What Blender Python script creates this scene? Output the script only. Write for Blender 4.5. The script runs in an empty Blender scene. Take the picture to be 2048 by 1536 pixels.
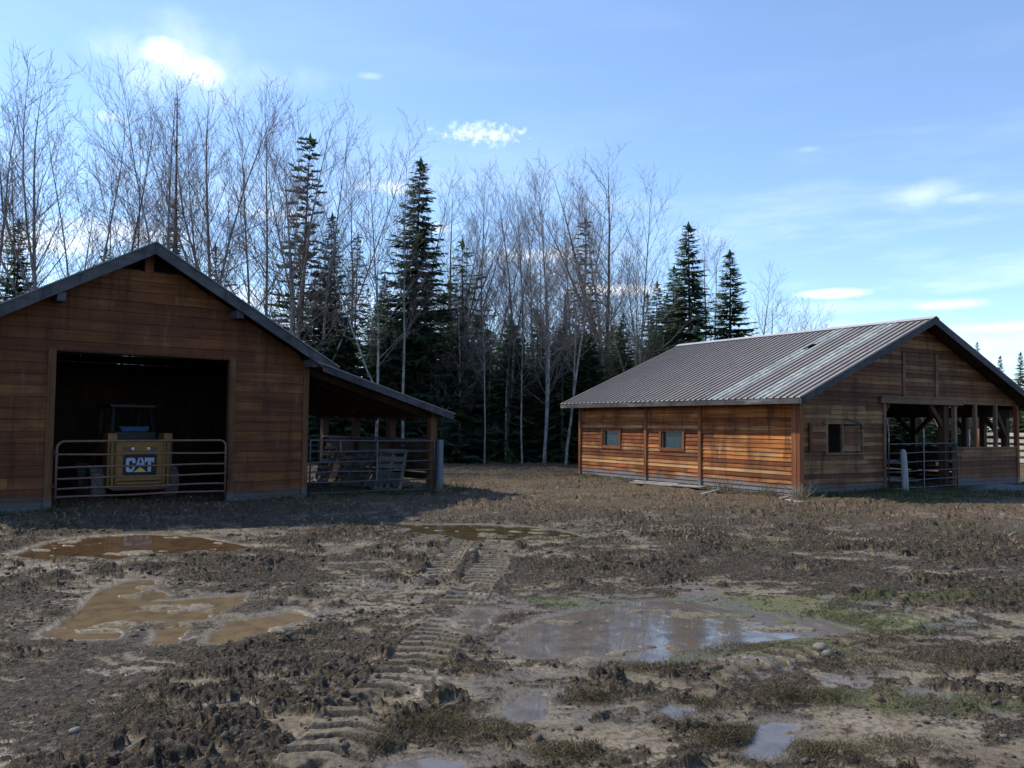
import bpy, math, random
import numpy as np
from mathutils import Vector, Matrix, Quaternion
R = math.radians
sc = bpy.context.scene
col = sc.collection
rng = random.Random(7)

# ------------------------------------------------------------------ camera
CAM_H, F_PX, PITCH, ROLL = 1.65, 1701.5, 2.731, 0.561
cd = bpy.data.cameras.new('camera'); cam = bpy.data.objects.new('camera', cd); col.objects.link(cam)
cd.sensor_width = 36; cd.lens = 36 * F_PX / 2048; cd.clip_end = 3000; cd.clip_start = .05
cam.matrix_world = Matrix.Translation((0, 0, CAM_H)) @ Matrix.Rotation(R(90 + PITCH), 4, 'X') @ Matrix.Rotation(R(ROLL), 4, 'Z')
sc.camera = cam

# ------------------------------------------------------------------ light
SUN_AZ, SUN_EL = 66, 44              # degrees left of the view axis, above the horizon
SUN_STR, SKY_STR, EXPOSURE = 3.5, 0.15, 0.58
sv = Vector((-math.sin(R(SUN_AZ)) * math.cos(R(SUN_EL)), math.cos(R(SUN_AZ)) * math.cos(R(SUN_EL)), math.sin(R(SUN_EL))))
ld = bpy.data.lights.new('sun', 'SUN'); ld.energy = SUN_STR; ld.angle = R(0.8); ld.color = (1, .90, .73)
lo = bpy.data.objects.new('sun', ld); col.objects.link(lo); lo.rotation_euler = sv.to_track_quat('Z', 'Y').to_euler()
lo.location = (-30, 10, 40)
vs = sc.view_settings; vs.view_transform = 'Standard'; vs.look = 'None'; vs.exposure = EXPOSURE; vs.gamma = 1
sc.render.engine = 'CYCLES'


def nd(nt, t, ins=None, **kw):
    n = nt.nodes.new('ShaderNode' + t)
    for k, v in kw.items(): setattr(n, k, v)
    for k, v in (ins or {}).items():
        s = n.inputs[k]
        if hasattr(v, 'is_linked') or isinstance(v, bpy.types.NodeSocket): nt.links.new(v, s)
        else: s.default_value = v
    return n


def M_(nt, op, a, b=None, c=None, clamp=False):
    ins = {0: a}
    if b is not None: ins[1] = b
    if c is not None: ins[2] = c
    n = nd(nt, 'Math', ins, operation=op); n.use_clamp = clamp
    return n.outputs[0]


def mixc(nt, f, a, b, mode='MIX'):
    n = nt.nodes.new('ShaderNodeMix'); n.data_type = 'RGBA'; n.blend_type = mode
    for s, v in ((n.inputs[0], f), (n.inputs[6], a), (n.inputs[7], b)):
        if isinstance(v, bpy.types.NodeSocket): nt.links.new(v, s)
        else: s.default_value = v if not isinstance(v, tuple) else (*v[:3], 1)
    return n.outputs[2]


def ramp(nt, fac, stops, interp='LINEAR'):
    n = nt.nodes.new('ShaderNodeValToRGB'); n.color_ramp.interpolation = interp
    e = n.color_ramp.elements
    while len(e) < len(stops): e.new(.5)
    for i, (p, c) in enumerate(stops):
        e[i].position = p; e[i].color = (*c, 1) if isinstance(c, tuple) else (c, c, c, 1)
    nt.links.new(fac, n.inputs[0])
    return n.outputs[0]


def smooth(nt, v, lo_, hi_, a=0., b=1.):
    n = nd(nt, 'MapRange', {0: v, 1: lo_, 2: hi_, 3: a, 4: b}, interpolation_type='SMOOTHSTEP')
    return n.outputs[0]


def px_dir(px, py):
    """direction of a photo pixel, in world space"""
    v = cam.matrix_world.to_3x3() @ Vector(((px - 1024) / F_PX, (768 - py) / F_PX, -1))
    return v.normalized()


# world: Nishita sky with clouds placed by compass direction and elevation
w = bpy.data.worlds.new('World'); sc.world = w; w.use_nodes = True
nt = w.node_tree; nt.nodes.clear()
sky = nd(nt, 'TexSky', sky_type='NISHITA'); sky.sun_disc = False
sky.sun_elevation = R(SUN_EL); sky.sun_rotation = R(360 - SUN_AZ)
sky.altitude = 700; sky.air_density = 1.0; sky.dust_density = .35; sky.ozone_density = 2.5
tc = nd(nt, 'TexCoord'); sep = nd(nt, 'SeparateXYZ', {0: tc.outputs['Generated']})
nz = nd(nt, 'TexNoise', {'Vector': tc.outputs['Generated'], 'Scale': 9., 'Detail': 7., 'Roughness': .62})
nzf = nd(nt, 'TexNoise', {'Vector': tc.outputs['Generated'], 'Scale': 120., 'Detail': 4., 'Roughness': .6})
mp = nd(nt, 'Mapping', {0: tc.outputs['Generated'], 3: (2.2, 2.2, 13.)})
nb = nd(nt, 'TexNoise', {'Vector': mp.outputs[0], 'Scale': 1.6, 'Detail': 8., 'Roughness': .58})
azm = M_(nt, 'ARCTAN2', sep.outputs[0], sep.outputs[1])
elv = M_(nt, 'ARCSINE', sep.outputs[2])
CLOUDS = [(322, 103, 66, 32, 1.15, 0), (396, 143, 70, 38, 1.2, 0), (360, 124, 90, 36, .8, 0), (370, 130, 210, 90, .38, 0), (250, 100, 120, 40, .45, 0), (520, 150, 150, 40, .3, 0),
          (962, 268, 95, 24, .75, 1), (1832, 388, 80, 30, .55, 0), (1920, 398, 60, 10, .3, 0), (1670, 587, 78, 10, 1.15, 0), (1896, 609, 95, 12, .95, 0),
          (1740, 612, 200, 14, .3, 0), (1990, 655, 140, 13, .55, 0), (770, 375, 85, 16, .9, 0), (560, 430, 90, 22, 1.0, 0), (220, 235, 60, 14, .6, 0),
          (60, 480, 140, 30, 1.2, 0), (240, 465, 170, 24, .9, 0), (1060, 510, 110, 16, .9, 0), (1240, 580, 110, 12, 1.2, 0),
          (870, 455, 60, 12, .7, 0), (560, 600, 180, 30, .9, 0), (740, 152, 30, 8, .35, 0), (1620, 298, 30, 7, .3, 0)]
acc = None
for (cx, cy, hw, hh, st, speck) in CLOUDS:
    d = px_dir(cx, cy); a0 = math.atan2(d.x, d.y); e0 = math.asin(d.z)
    aw = hw / F_PX / (1 / math.cos(a0)) ** 1.0; eh = hh / F_PX
    dx = M_(nt, 'MULTIPLY', M_(nt, 'SUBTRACT', azm, a0), 1 / aw)
    dy = M_(nt, 'MULTIPLY', M_(nt, 'SUBTRACT', elv, e0), 1 / eh)
    q = M_(nt, 'ADD', M_(nt, 'MULTIPLY', dx, dx), M_(nt, 'MULTIPLY', dy, dy))
    q = M_(nt, 'SUBTRACT', 1.15, q)
    src = nzf.outputs[0] if speck else nz.outputs[0]
    q = M_(nt, 'ADD', q, M_(nt, 'MULTIPLY', M_(nt, 'SUBTRACT', src, .52), 4.5 if speck else 3.6))
    q = smooth(nt, q, -.1, 2.4 if not speck else 2.6, 0., st)
    acc = q if acc is None else M_(nt, 'MAXIMUM', acc, q)
# thin high veil, thicker towards the horizon
veil = M_(nt, 'MULTIPLY', smooth(nt, nb.outputs[0], .46, .72), smooth(nt, elv, R(22), R(3), .03, .40))
acc = M_(nt, 'MINIMUM', M_(nt, 'ADD', acc, M_(nt, 'ADD', .035, M_(nt, 'MULTIPLY', veil, .75))), 1.3)
skyb = mixc(nt, 1., sky.outputs[0], (.86, .965, 1.06), 'MULTIPLY')
mixw = mixc(nt, M_(nt, 'MULTIPLY', acc, .8, clamp=True), skyb, (9.5, 9.6, 10.0))
bg = nd(nt, 'Background', {0: mixw, 1: SKY_STR}); out = nd(nt, 'OutputWorld', {0: bg.outputs[0]})


def gp(px, py, z=0.):
    d = px_dir(px, py); t = (z - CAM_H) / d.z
    return (d.x * t, d.y * t)


# ------------------------------------------------------------------ object helpers
def tag(o, label=None, cat=None, group=None, kind=None):
    if label: o['label'] = label
    if cat: o['category'] = cat
    if group: o['group'] = group
    if kind: o['kind'] = kind
    return o


def empty(name, loc, rz=0, label=None, cat=None, group=None):
    o = bpy.data.objects.new(name, None); col.objects.link(o); o.location = loc; o.rotation_euler = (0, 0, rz)
    o.empty_display_size = .2
    return tag(o, label, cat, group)


class MB:
    def __init__(s): s.v = []; s.f = []; s.r = []; s.m = []

    def add(s, vs, fs, r=None, m=0):
        n = len(s.v); s.v += [tuple(p) for p in vs]
        r = rng.random() if r is None else r
        for f in fs: s.f.append(tuple(i + n for i in f)); s.r.append(r); s.m.append(m)

    def hexa(s, p, r=None, m=0):
        s.add(p, [(0, 3, 2, 1), (4, 5, 6, 7), (0, 1, 5, 4), (1, 2, 6, 5), (2, 3, 7, 6), (3, 0, 4, 7)], r, m)

    def box(s, a, b, r=None, m=0):
        x0, y0, z0 = a; x1, y1, z1 = b
        s.hexa([(x0, y0, z0), (x1, y0, z0), (x1, y1, z0), (x0, y1, z0), (x0, y0, z1), (x1, y0, z1), (x1, y1, z1), (x0, y1, z1)], r, m)

    def beam(s, p, q, wd, ht, r=None, m=0, up=(0, 0, 1)):
        p, q = Vector(p), Vector(q); d = (q - p).normalized(); u = Vector(up)
        if abs(d.dot(u)) > .98: u = Vector((0, 1, 0))
        sx = d.cross(u).normalized(); uz = sx.cross(d).normalized()
        c = []
        for e in (p, q):
            for i, j in ((-1, -1), (1, -1), (1, 1), (-1, 1)): c.append(e + sx * i * wd / 2 + uz * j * ht / 2)
        s.hexa([c[0], c[1], c[2], c[3], c[4], c[5], c[6], c[7]], r, m)

    def tube(s, pts, rad, n=8, r=None, m=0, cap=True):
        pts = [Vector(p) for p in pts]
        if not isinstance(rad, (list, tuple)): rad = [rad] * len(pts)
        vs = []; prev = None
        for i, p in enumerate(pts):
            d = (pts[min(i + 1, len(pts) - 1)] - pts[max(i - 1, 0)]).normalized()
            a = prev if prev is not None else (Vector((0, 0, 1)) if abs(d.z) < .9 else Vector((1, 0, 0)))
            sx = (a - d * a.dot(d)).normalized(); sy = d.cross(sx); prev = sx
            for k in range(n):
                t = 2 * math.pi * k / n; vs.append(p + (sx * math.cos(t) + sy * math.sin(t)) * rad[i])
        fs = []
        for i in range(len(pts) - 1):
            for k in range(n): fs.append((i * n + k, i * n + (k + 1) % n, (i + 1) * n + (k + 1) % n, (i + 1) * n + k))
        if cap: fs.append(tuple(range(n))[::-1]); fs.append(tuple((len(pts) - 1) * n + k for k in range(n)))
        s.add(vs, fs, r, m)

    def mesh(s, name, mats, smooth_=False):
        me = bpy.data.meshes.new(name); me.from_pydata(s.v, [], s.f)
        for mm in (mats if isinstance(mats, (list, tuple)) else [mats]): me.materials.append(mm)
        if s.f:
            at = me.attributes.new('rnd', 'FLOAT', 'FACE'); at.data.foreach_set('value', s.r)
            me.polygons.foreach_set('material_index', s.m)
            if smooth_: me.polygons.foreach_set('use_smooth', [True] * len(s.f))
        me.update(); return me

    def build(s, name, mats, parent=None, smooth_=False, bevel=0):
        me = s.mesh(name, mats, smooth_)
        o = bpy.data.objects.new(name, me); col.objects.link(o)
        if parent: o.parent = parent
        if bevel:
            b = o.modifiers.new('b', 'BEVEL'); b.width = bevel; b.segments = 2; b.limit_method = 'ANGLE'
        return o


def copy_tree(o, parent=None):
    c = o.copy(); col.objects.link(c); c.parent = parent
    for ch in o.children: copy_tree(ch, c)
    return c


# ------------------------------------------------------------------ materials
def mat(name):
    m = bpy.data.materials.new(name); m.use_nodes = True; nt = m.node_tree; nt.nodes.clear()
    b = nd(nt, 'BsdfPrincipled'); o = nd(nt, 'OutputMaterial', {0: b.outputs[0]})
    return m, nt, b


def bump(nt, b, h, strength, dist=.01):
    n = nd(nt, 'Bump', {'Height': h, 'Strength': strength, 'Distance': dist}); nt.links.new(n.outputs[0], b.inputs['Normal'])


def wood(name, stops, axis=0, grain=16., rough=.75, grey_below=None, grey=(.16, .165, .18), dark=.45, streak=None, seed=0., bleach=None):
    m, nt, b = mat(name)
    at = nd(nt, 'Attribute', attribute_name='rnd'); tc = nd(nt, 'TexCoord')
    off = nd(nt, 'CombineXYZ', {0: M_(nt, 'MULTIPLY', at.outputs['Fac'], 37.), 1: M_(nt, 'MULTIPLY', at.outputs['Fac'], 19.), 2: seed})
    sc3 = [grain] * 3; sc3[axis] = grain * .045
    v = nd(nt, 'Mapping', {0: tc.outputs['Object'], 1: off.outputs[0], 3: tuple(sc3)}, vector_type='POINT')
    g = nd(nt, 'TexNoise', {'Vector': v.outputs[0], 'Scale': 1., 'Detail': 6., 'Roughness': .65, 'Distortion': .6})
    big = nd(nt, 'TexNoise', {'Vector': tc.outputs['Object'], 'Scale': 1.1, 'Detail': 5., 'Roughness': .6})
    sc2 = [5.] * 3; sc2[axis] = 1.1
    v2 = nd(nt, 'Mapping', {0: tc.outputs['Object'], 1: off.outputs[0], 3: tuple(sc2)})
    blot = nd(nt, 'TexNoise', {'Vector': v2.outputs[0], 'Scale': 1., 'Detail': 4.})
    f = M_(nt, 'ADD', at.outputs['Fac'], M_(nt, 'MULTIPLY', M_(nt, 'SUBTRACT', blot.outputs[0], .5), 1.1), clamp=True)
    c = ramp(nt, f, stops)
    c = mixc(nt, smooth(nt, g.outputs[0], .35, .72, 0., dark), c, tuple(x * .28 for x in stops[0][1]))
    c = mixc(nt, smooth(nt, big.outputs[0], .42, .70, 0., .62), c, tuple(x * .45 for x in stops[0][1]))
    knot = nd(nt, 'TexVoronoi', {'Vector': v2.outputs[0], 'Scale': 1.3}, feature='F1')
    c = mixc(nt, smooth(nt, knot.outputs['Distance'], .09, .03, 0., .7), c, (.03, .015, .01))
    sc4 = [3.2] * 3; sc4[2] = .5
    v4 = nd(nt, 'Mapping', {0: tc.outputs['Object'], 3: tuple(sc4)})
    run = nd(nt, 'TexNoise', {'Vector': v4.outputs[0], 'Scale': 1.3, 'Detail': 7., 'Roughness': .68})
    c = mixc(nt, smooth(nt, run.outputs[0], .50, .66, 0., .62), c, tuple(x * .33 for x in stops[0][1]))
    c = mixc(nt, smooth(nt, run.outputs[0], .44, .30, 0., .38), c, (.17, .135, .10))
    sp = nd(nt, 'SeparateXYZ', {0: tc.outputs['Object']})
    if bleach:        # weather-bleached and paler low down; eave shade above kept darker in the colour
        z0, z1, bc, amt = bleach
        k = M_(nt, 'MULTIPLY', smooth(nt, sp.outputs[2], z1, z0), smooth(nt, M_(nt, 'ADD', at.outputs['Fac'], blot.outputs[0]), .8, 1.3, 0., amt))
        c = mixc(nt, k, c, bc)
    if grey_below:
        z = M_(nt, 'ADD', sp.outputs[2], M_(nt, 'MULTIPLY', M_(nt, 'SUBTRACT', big.outputs[0], .5), .5))
        c = mixc(nt, smooth(nt, z, grey_below, grey_below * .45), c, grey)
    if streak:
        c = mixc(nt, M_(nt, 'MULTIPLY', smooth(nt, blot.outputs[0], .55, .75), streak[1]), c, streak[0])
    nt.links.new(c, b.inputs['Base Color']); b.inputs['Roughness'].default_value = rough
    b.inputs['Specular IOR Level'].default_value = .25
    bump(nt, b, g.outputs[0], .5, .006)
    return m


def plain(name, c, rough=.6, metal=0., var=.25, scale=8., rust=None, bmp=.2, spec=.4):
    m, nt, b = mat(name); tc = nd(nt, 'TexCoord')
    n = nd(nt, 'TexNoise', {'Vector': tc.outputs['Object'], 'Scale': scale, 'Detail': 7., 'Roughness': .65})
    cc = mixc(nt, smooth(nt, n.outputs[0], .3, .75), tuple(x * (1 + var) for x in c), tuple(x * (1 - var) for x in c))
    if rust:
        n2 = nd(nt, 'TexNoise', {'Vector': tc.outputs['Object'], 'Scale': scale * 1.7, 'Detail': 8., 'Roughness': .7})
        cc = mixc(nt, smooth(nt, n2.outputs[0], rust[1], rust[1] + .12), cc, rust[0])
    nt.links.new(cc, b.inputs['Base Color']); b.inputs['Roughness'].default_value = rough
    b.inputs['Metallic'].default_value = metal; b.inputs['Specular IOR Level'].default_value = spec
    if bmp: bump(nt, b, n.outputs[0], bmp, .01)
    return m


W = {}
W['left'] = wood('cedar_boards_wide', [(0, (.105, .034, .012)), (.4, (.135, .046, .015)), (.7, (.165, .060, .019)), (1, (.21, .085, .029))], 0, 11, dark=.7, grey_below=.30, grey=(.075, .066, .062))
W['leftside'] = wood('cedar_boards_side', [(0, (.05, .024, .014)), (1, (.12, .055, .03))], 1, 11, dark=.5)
W['lefttrim'] = wood('cedar_trim', [(0, (.115, .05, .022)), (1, (.17, .08, .035))], 2, 14, dark=.5, grey_below=.3, grey=(.09, .085, .085))
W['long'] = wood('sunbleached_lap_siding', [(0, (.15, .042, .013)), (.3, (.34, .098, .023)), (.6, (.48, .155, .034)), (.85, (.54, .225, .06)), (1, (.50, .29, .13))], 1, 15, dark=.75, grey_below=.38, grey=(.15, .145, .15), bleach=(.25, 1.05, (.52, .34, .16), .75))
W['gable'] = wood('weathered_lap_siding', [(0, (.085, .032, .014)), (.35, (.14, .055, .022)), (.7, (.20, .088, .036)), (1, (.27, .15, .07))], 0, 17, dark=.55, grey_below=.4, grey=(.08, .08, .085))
W['trimv'] = wood('upright_batten_wood', [(0, (.17, .055, .022)), (1, (.27, .10, .04))], 2, 14, dark=.45, grey_below=.3)
W['trimx'] = wood('pale_trim_wood', [(0, (.13, .08, .05)), (1, (.21, .135, .085))], 0, 14, dark=.4)
W['frame'] = wood('dark_timber_frame', [(0, (.06, .028, .02)), (1, (.10, .048, .03))], 2, 10, dark=.5)
W['fascia'] = wood('weathered_grey_fascia', [(0, (.045, .047, .055)), (1, (.10, .10, .115))], 0, 12, dark=.4)
W['fasciay'] = wood('weathered_grey_eave_board', [(0, (.05, .05, .055)), (1, (.11, .105, .11))], 1, 12, dark=.4, streak=((.26, .24, .22), .7))
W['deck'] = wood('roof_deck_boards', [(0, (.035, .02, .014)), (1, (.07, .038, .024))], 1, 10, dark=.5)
W['grey'] = wood('bare_grey_wood', [(0, (.26, .25, .24)), (1, (.42, .40, .36))], 0, 12, dark=.5)
W['greyz'] = wood('bare_grey_post_wood', [(0, (.24, .25, .26)), (1, (.36, .36, .36))], 2, 9, dark=.45)
W['pallet'] = wood('pallet_wood', [(0, (.075, .072, .075)), (1, (.20, .185, .165))], 0, 12, dark=.35)
W['white'] = wood('whitewashed_fence_boards', [(0, (.34, .32, .30)), (1, (.54, .52, .49))], 0, 9, dark=.25)
W['rust_gate'] = plain('rusty_red_gate_paint', (.15, .075, .06), .6, .3, .3, 14, rust=((.12, .09, .08), .52), spec=.5)
W['steel_gate'] = plain('weathered_steel_gate', (.065, .075, .095), .5, .6, .25, 12, rust=((.12, .09, .07), .6), spec=.5)
W['post_metal'] = plain('grey_flat_post', (.10, .12, .155), .6, .1, .2, 9)
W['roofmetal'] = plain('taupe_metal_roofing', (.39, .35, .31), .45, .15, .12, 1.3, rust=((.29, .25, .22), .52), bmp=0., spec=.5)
W['rib'] = plain('roof_rib_painted_shade', (.15, .128, .115), .42, .2, .1, 2., bmp=0.)  # shade of the raised ribs put into a darker colour
W['ridge'] = plain('pale_ridge_cap_metal', (.52, .5, .5), .4, .3, .1, 3., bmp=0.)
W['panel'] = plain('translucent_fibreglass_panel', (.37, .38, .345), .55, 0., .3, 2.5, rust=((.24, .26, .25), .50), bmp=0.)
W['oldroof'] = plain('dark_metal_roof_sheet', (.13, .13, .14), .5, .3, .15, 3., bmp=0.)
W['yellow'] = plain('dusty_yellow_machine_paint', (.23, .118, .022), .6, 0., .25, 9, rust=((.16, .09, .04), .56))
W['black'] = plain('matt_black_metal', (.005, .0055, .006), .55, 0., .2, 9)
W['tyre'] = plain('muddy_tyre_rubber', (.13, .12, .115), .9, 0., .45, 14, rust=((.07, .07, .07), .5))
W['logo'] = plain('pale_logo_vinyl', (.38, .43, .55), .5, 0., .15, 20, bmp=0.)
W['logoy'] = plain('yellow_logo_vinyl', (.55, .48, .16), .5, 0., .1, 20, bmp=0.)
W['lamp'] = plain('clear_lamp_lens', (.75, .75, .72), .2, 0., .05, 20, bmp=0.)
W['red'] = plain('dark_red_lens', (.10, .02, .02), .3, 0., .05, 20, bmp=0.)
W['concrete'] = plain('grey_concrete', (.09, .095, .10), .85, 0., .35, 5, bmp=.6)
W['hay'] = plain('dry_hay', (.42, .28, .11), .95, 0., .4, 22, bmp=.8)
W['glassb'] = plain('dusty_window_pane', (.02, .045, .06), .25, 0., .3, 6., bmp=0., spec=.8)
W['iron'] = plain('black_iron', (.03, .03, .03), .6, .5, .1, 9)
W['reflglass'] = plain('cab_window_glass', (.05, .10, .2), .08, 0., .1, 6., bmp=0., spec=.9)  # blue reflection put into the pane's own colour


def bark_mat(name, lightc, darkc, sc_=6.):
    m, nt, b = mat(name); tc = nd(nt, 'TexCoord')
    oi = nd(nt, 'ObjectInfo')
    v = nd(nt, 'Mapping', {0: tc.outputs['Object'], 3: (sc_, sc_, sc_ * .35)})
    v2 = nd(nt, 'Mapping', {0: tc.outputs['Object'], 3: (2., 2., 11.)})
    n = nd(nt, 'TexNoise', {'Vector': v.outputs[0], 'Scale': 1., 'Detail': 5.})
    n2 = nd(nt, 'TexNoise', {'Vector': v2.outputs[0], 'Scale': 1., 'Detail': 4.})
    c = mixc(nt, smooth(nt, n.outputs[0], .4, .62), lightc, darkc)
    c = mixc(nt, smooth(nt, n2.outputs[0], .58, .66, 0., .85), c, tuple(x * .3 for x in darkc))
    c = mixc(nt, M_(nt, 'MULTIPLY', oi.outputs['Random'], .45), c, darkc)
    nt.links.new(c, b.inputs['Base Color']); b.inputs['Roughness'].default_value = .85
    b.inputs['Specular IOR Level'].default_value = .2
    bump(nt, b, n.outputs[0], .5, .02)
    return m


def leaf_mat(name, c0, c1, c2, tr=.25):
    m, nt, b = mat(name); at = nd(nt, 'Attribute', attribute_name='rnd'); oi = nd(nt, 'ObjectInfo')
    c = ramp(nt, at.outputs['Fac'], [(0, c0), (.55, c1), (1, c2)])
    c = mixc(nt, M_(nt, 'MULTIPLY', oi.outputs['Random'], .4), c, tuple(x * .55 for x in c1))
    nt.links.new(c, b.inputs['Base Color']); b.inputs['Roughness'].default_value = .75
    b.inputs['Specular IOR Level'].default_value = .25
    t = nd(nt, 'BsdfTranslucent', {0: c}); mx = nd(nt, 'MixShader', {0: tr, 1: b.outputs[0], 2: t.outputs[0]})
    o = [x for x in nt.nodes if x.bl_idname == 'ShaderNodeOutputMaterial'][0]; nt.links.new(mx.outputs[0], o.inputs[0])
    return m


BARK_W = bark_mat('pale_aspen_bark', (.34, .33, .31), (.15, .14, .135))
BARK_D = bark_mat('grey_cottonwood_bark', (.17, .15, .145), (.075, .065, .065))
BARK_T = bark_mat('twig_bark', (.25, .21, .20), (.14, .115, .11))
BARK_C = bark_mat('conifer_bark', (.11, .085, .07), (.05, .04, .035))
NEEDLE = leaf_mat('spruce_needles', (.04, .08, .055), (.07, .125, .07), (.12, .17, .08), .5)
NEEDLE_O = leaf_mat('cedar_needles', (.05, .095, .05), (.09, .15, .06), (.15, .21, .08), .5)

# ------------------------------------------------------------------ numpy noise
def _h(ix, iy, s):
    n = (ix * 374761393 + iy * 668265263 + s * 1442695041) & 0xffffffff
    n = ((n ^ (n >> 13)) * 1274126177) & 0xffffffff
    n = (n ^ (n >> 16)) & 0xffffffff
    return (n & 0xffff).astype(np.float64) / 65535.


def vn(x, y, s=0):
    xi = np.floor(x).astype(np.int64); yi = np.floor(y).astype(np.int64)
    fx = x - xi; fy = y - yi; fx = fx * fx * (3 - 2 * fx); fy = fy * fy * (3 - 2 * fy)
    a = _h(xi, yi, s); b = _h(xi + 1, yi, s); c = _h(xi, yi + 1, s); d = _h(xi + 1, yi + 1, s)
    return (a + (b - a) * fx) * (1 - fy) + (c + (d - c) * fx) * fy


def fbm(x, y, f, o=4, s=0, g=.5):
    t = 0; a = 1; n = 0
    c, si = math.cos(.6), math.sin(.6)
    for i in range(o):
        t = t + a * vn(x * f + 17.3 * i, y * f - 9.1 * i, s + i); n += a; a *= g; f *= 2.03
        x, y = x * c - y * si, x * si + y * c
    return t / n


def sst(x, a, b): t = np.clip((x - a) / (b - a), 0, 1); return t * t * (3 - 2 * t)


def sdf(x, y, poly):
    """signed distance to a polygon, negative inside"""
    d = np.full(x.shape, 1e9); ins = np.zeros(x.shape, bool); n = len(poly)
    for i in range(n):
        ax, ay = poly[i]; bx, by = poly[(i + 1) % n]; ex, ey = bx - ax, by - ay
        t = np.clip(((x - ax) * ex + (y - ay) * ey) / (ex * ex + ey * ey + 1e-12), 0, 1)
        d = np.minimum(d, (x - ax - t * ex) ** 2 + (y - ay - t * ey) ** 2)
        cnd = ((ay > y) != (by > y)) & (x < (bx - ax) * (y - ay) / (by - ay + 1e-12) + ax); ins ^= cnd
    d = np.sqrt(d); return np.where(ins, -d, d)


PUDDLES = [
    ('muddy brown puddle stretching in front of the red gate of the left barn', 'brown', [(25, 1113), (90, 1090), (160, 1076), (260, 1070), (370, 1072), (440, 1082), (500, 1096), (455, 1104), (395, 1098), (350, 1108), (290, 1103), (230, 1117), (160, 1110), (100, 1118)]),
    ('forked tan puddle in the left foreground with a long arm to the right', 'tan', [(98, 1272), (140, 1245), (180, 1215), (215, 1180), (262, 1165), (295, 1160), (300, 1180), (330, 1192), (285, 1205), (350, 1204), (420, 1196), (490, 1190), (470, 1208), (440, 1222), (395, 1238), (365, 1260), (340, 1282), (318, 1282), (335, 1250), (290, 1238), (250, 1252), (215, 1275), (160, 1278)]),
    ('small yellow-brown puddle right of the forked tan one', 'tan', [(432, 1280), (470, 1245), (520, 1232), (575, 1226), (612, 1234), (570, 1248), (530, 1262), (480, 1276), (455, 1284)]),
    ('narrow dark olive puddle in the middle of the yard between the barns', 'olive', [(770, 1048), (850, 1050), (960, 1050), (1040, 1053), (1110, 1060), (1165, 1074), (1120, 1076), (1075, 1068), (1010, 1080), (940, 1082), (880, 1070), (800, 1066), (830, 1058)]),
    ('widest shallow puddle, mirroring pale sky and orange wall, right of centre', 'sky', [(1000, 1292), (1060, 1255), (1130, 1232), (1210, 1215), (1290, 1203), (1370, 1203), (1440, 1218), (1540, 1230), (1640, 1246), (1700, 1262), (1620, 1270), (1530, 1276), (1440, 1290), (1400, 1296), (1350, 1305), (1320, 1322), (1260, 1322), (1200, 1300), (1120, 1316), (1080, 1312), (1040, 1300)]),
    ('small sky blue puddle at the bottom right between tufts', 'sky', [(1498, 1510), (1515, 1480), (1545, 1450), (1590, 1447), (1570, 1478), (1560, 1508), (1530, 1516)]),
    ('little pale puddle at the bottom centre beside a clod', 'sky', [(1012, 1432), (1030, 1395), (1075, 1390), (1088, 1410), (1070, 1432), (1040, 1440)]),
    ('tiny blue puddle right of bottom centre', 'sky', [(1325, 1420), (1345, 1410), (1392, 1412), (1385, 1424), (1345, 1428)]),
    ('little pale pool inside the cleated track left of the widest puddle', 'sky', [(915, 1262), (930, 1240), (955, 1222), (985, 1222), (965, 1245), (945, 1268)]),
    ('thin pale puddle at the very bottom edge left of centre', 'sky', [(800, 1534), (860, 1520), (900, 1524), (895, 1545), (810, 1550)]),
]
PUD = [(l, k, [gp(*q) for q in pts]) for l, k, pts in PUDDLES]
TRACKS = [([(640, 1536), (720, 1440), (800, 1370), (860, 1300), (900, 1250), (940, 1190), (985, 1140), (1000, 1090)], .40),
          ([(560, 1235), (640, 1205), (700, 1180), (740, 1150), (770, 1125), (850, 1085), (880, 1070)], .38),
          ([(860, 1190), (880, 1150), (900, 1125), (930, 1085), (900, 1060)], .30),
          ([(440, 1290), (520, 1250), (600, 1215)], .32),
          ([(470, 1098), (560, 1080), (690, 1075), (800, 1100), (860, 1120)], .3),
          ([(1450, 1345), (1560, 1320), (1680, 1285), (1800, 1250), (1900, 1225)], .3)]
TR = [([gp(*q) for q in pts], wd) for pts, wd in TRACKS]
MOSS = [(1100, 1205, .35, .25), (1160, 1208, .3, .2), (1500, 1215, .6, .25), (1620, 1235, .8, .3), (1740, 1250, .7, .3), (1560, 1205, .9, .25), (1600, 1295, .5, .25), (1400, 1310, .5, .15),
        (1750, 1400, .6, .15), (990, 1460, .10, .06), (1300, 1325, .4, .10), (1900, 1420, .5, .15), (1850, 1200, .8, .2)]


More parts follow.
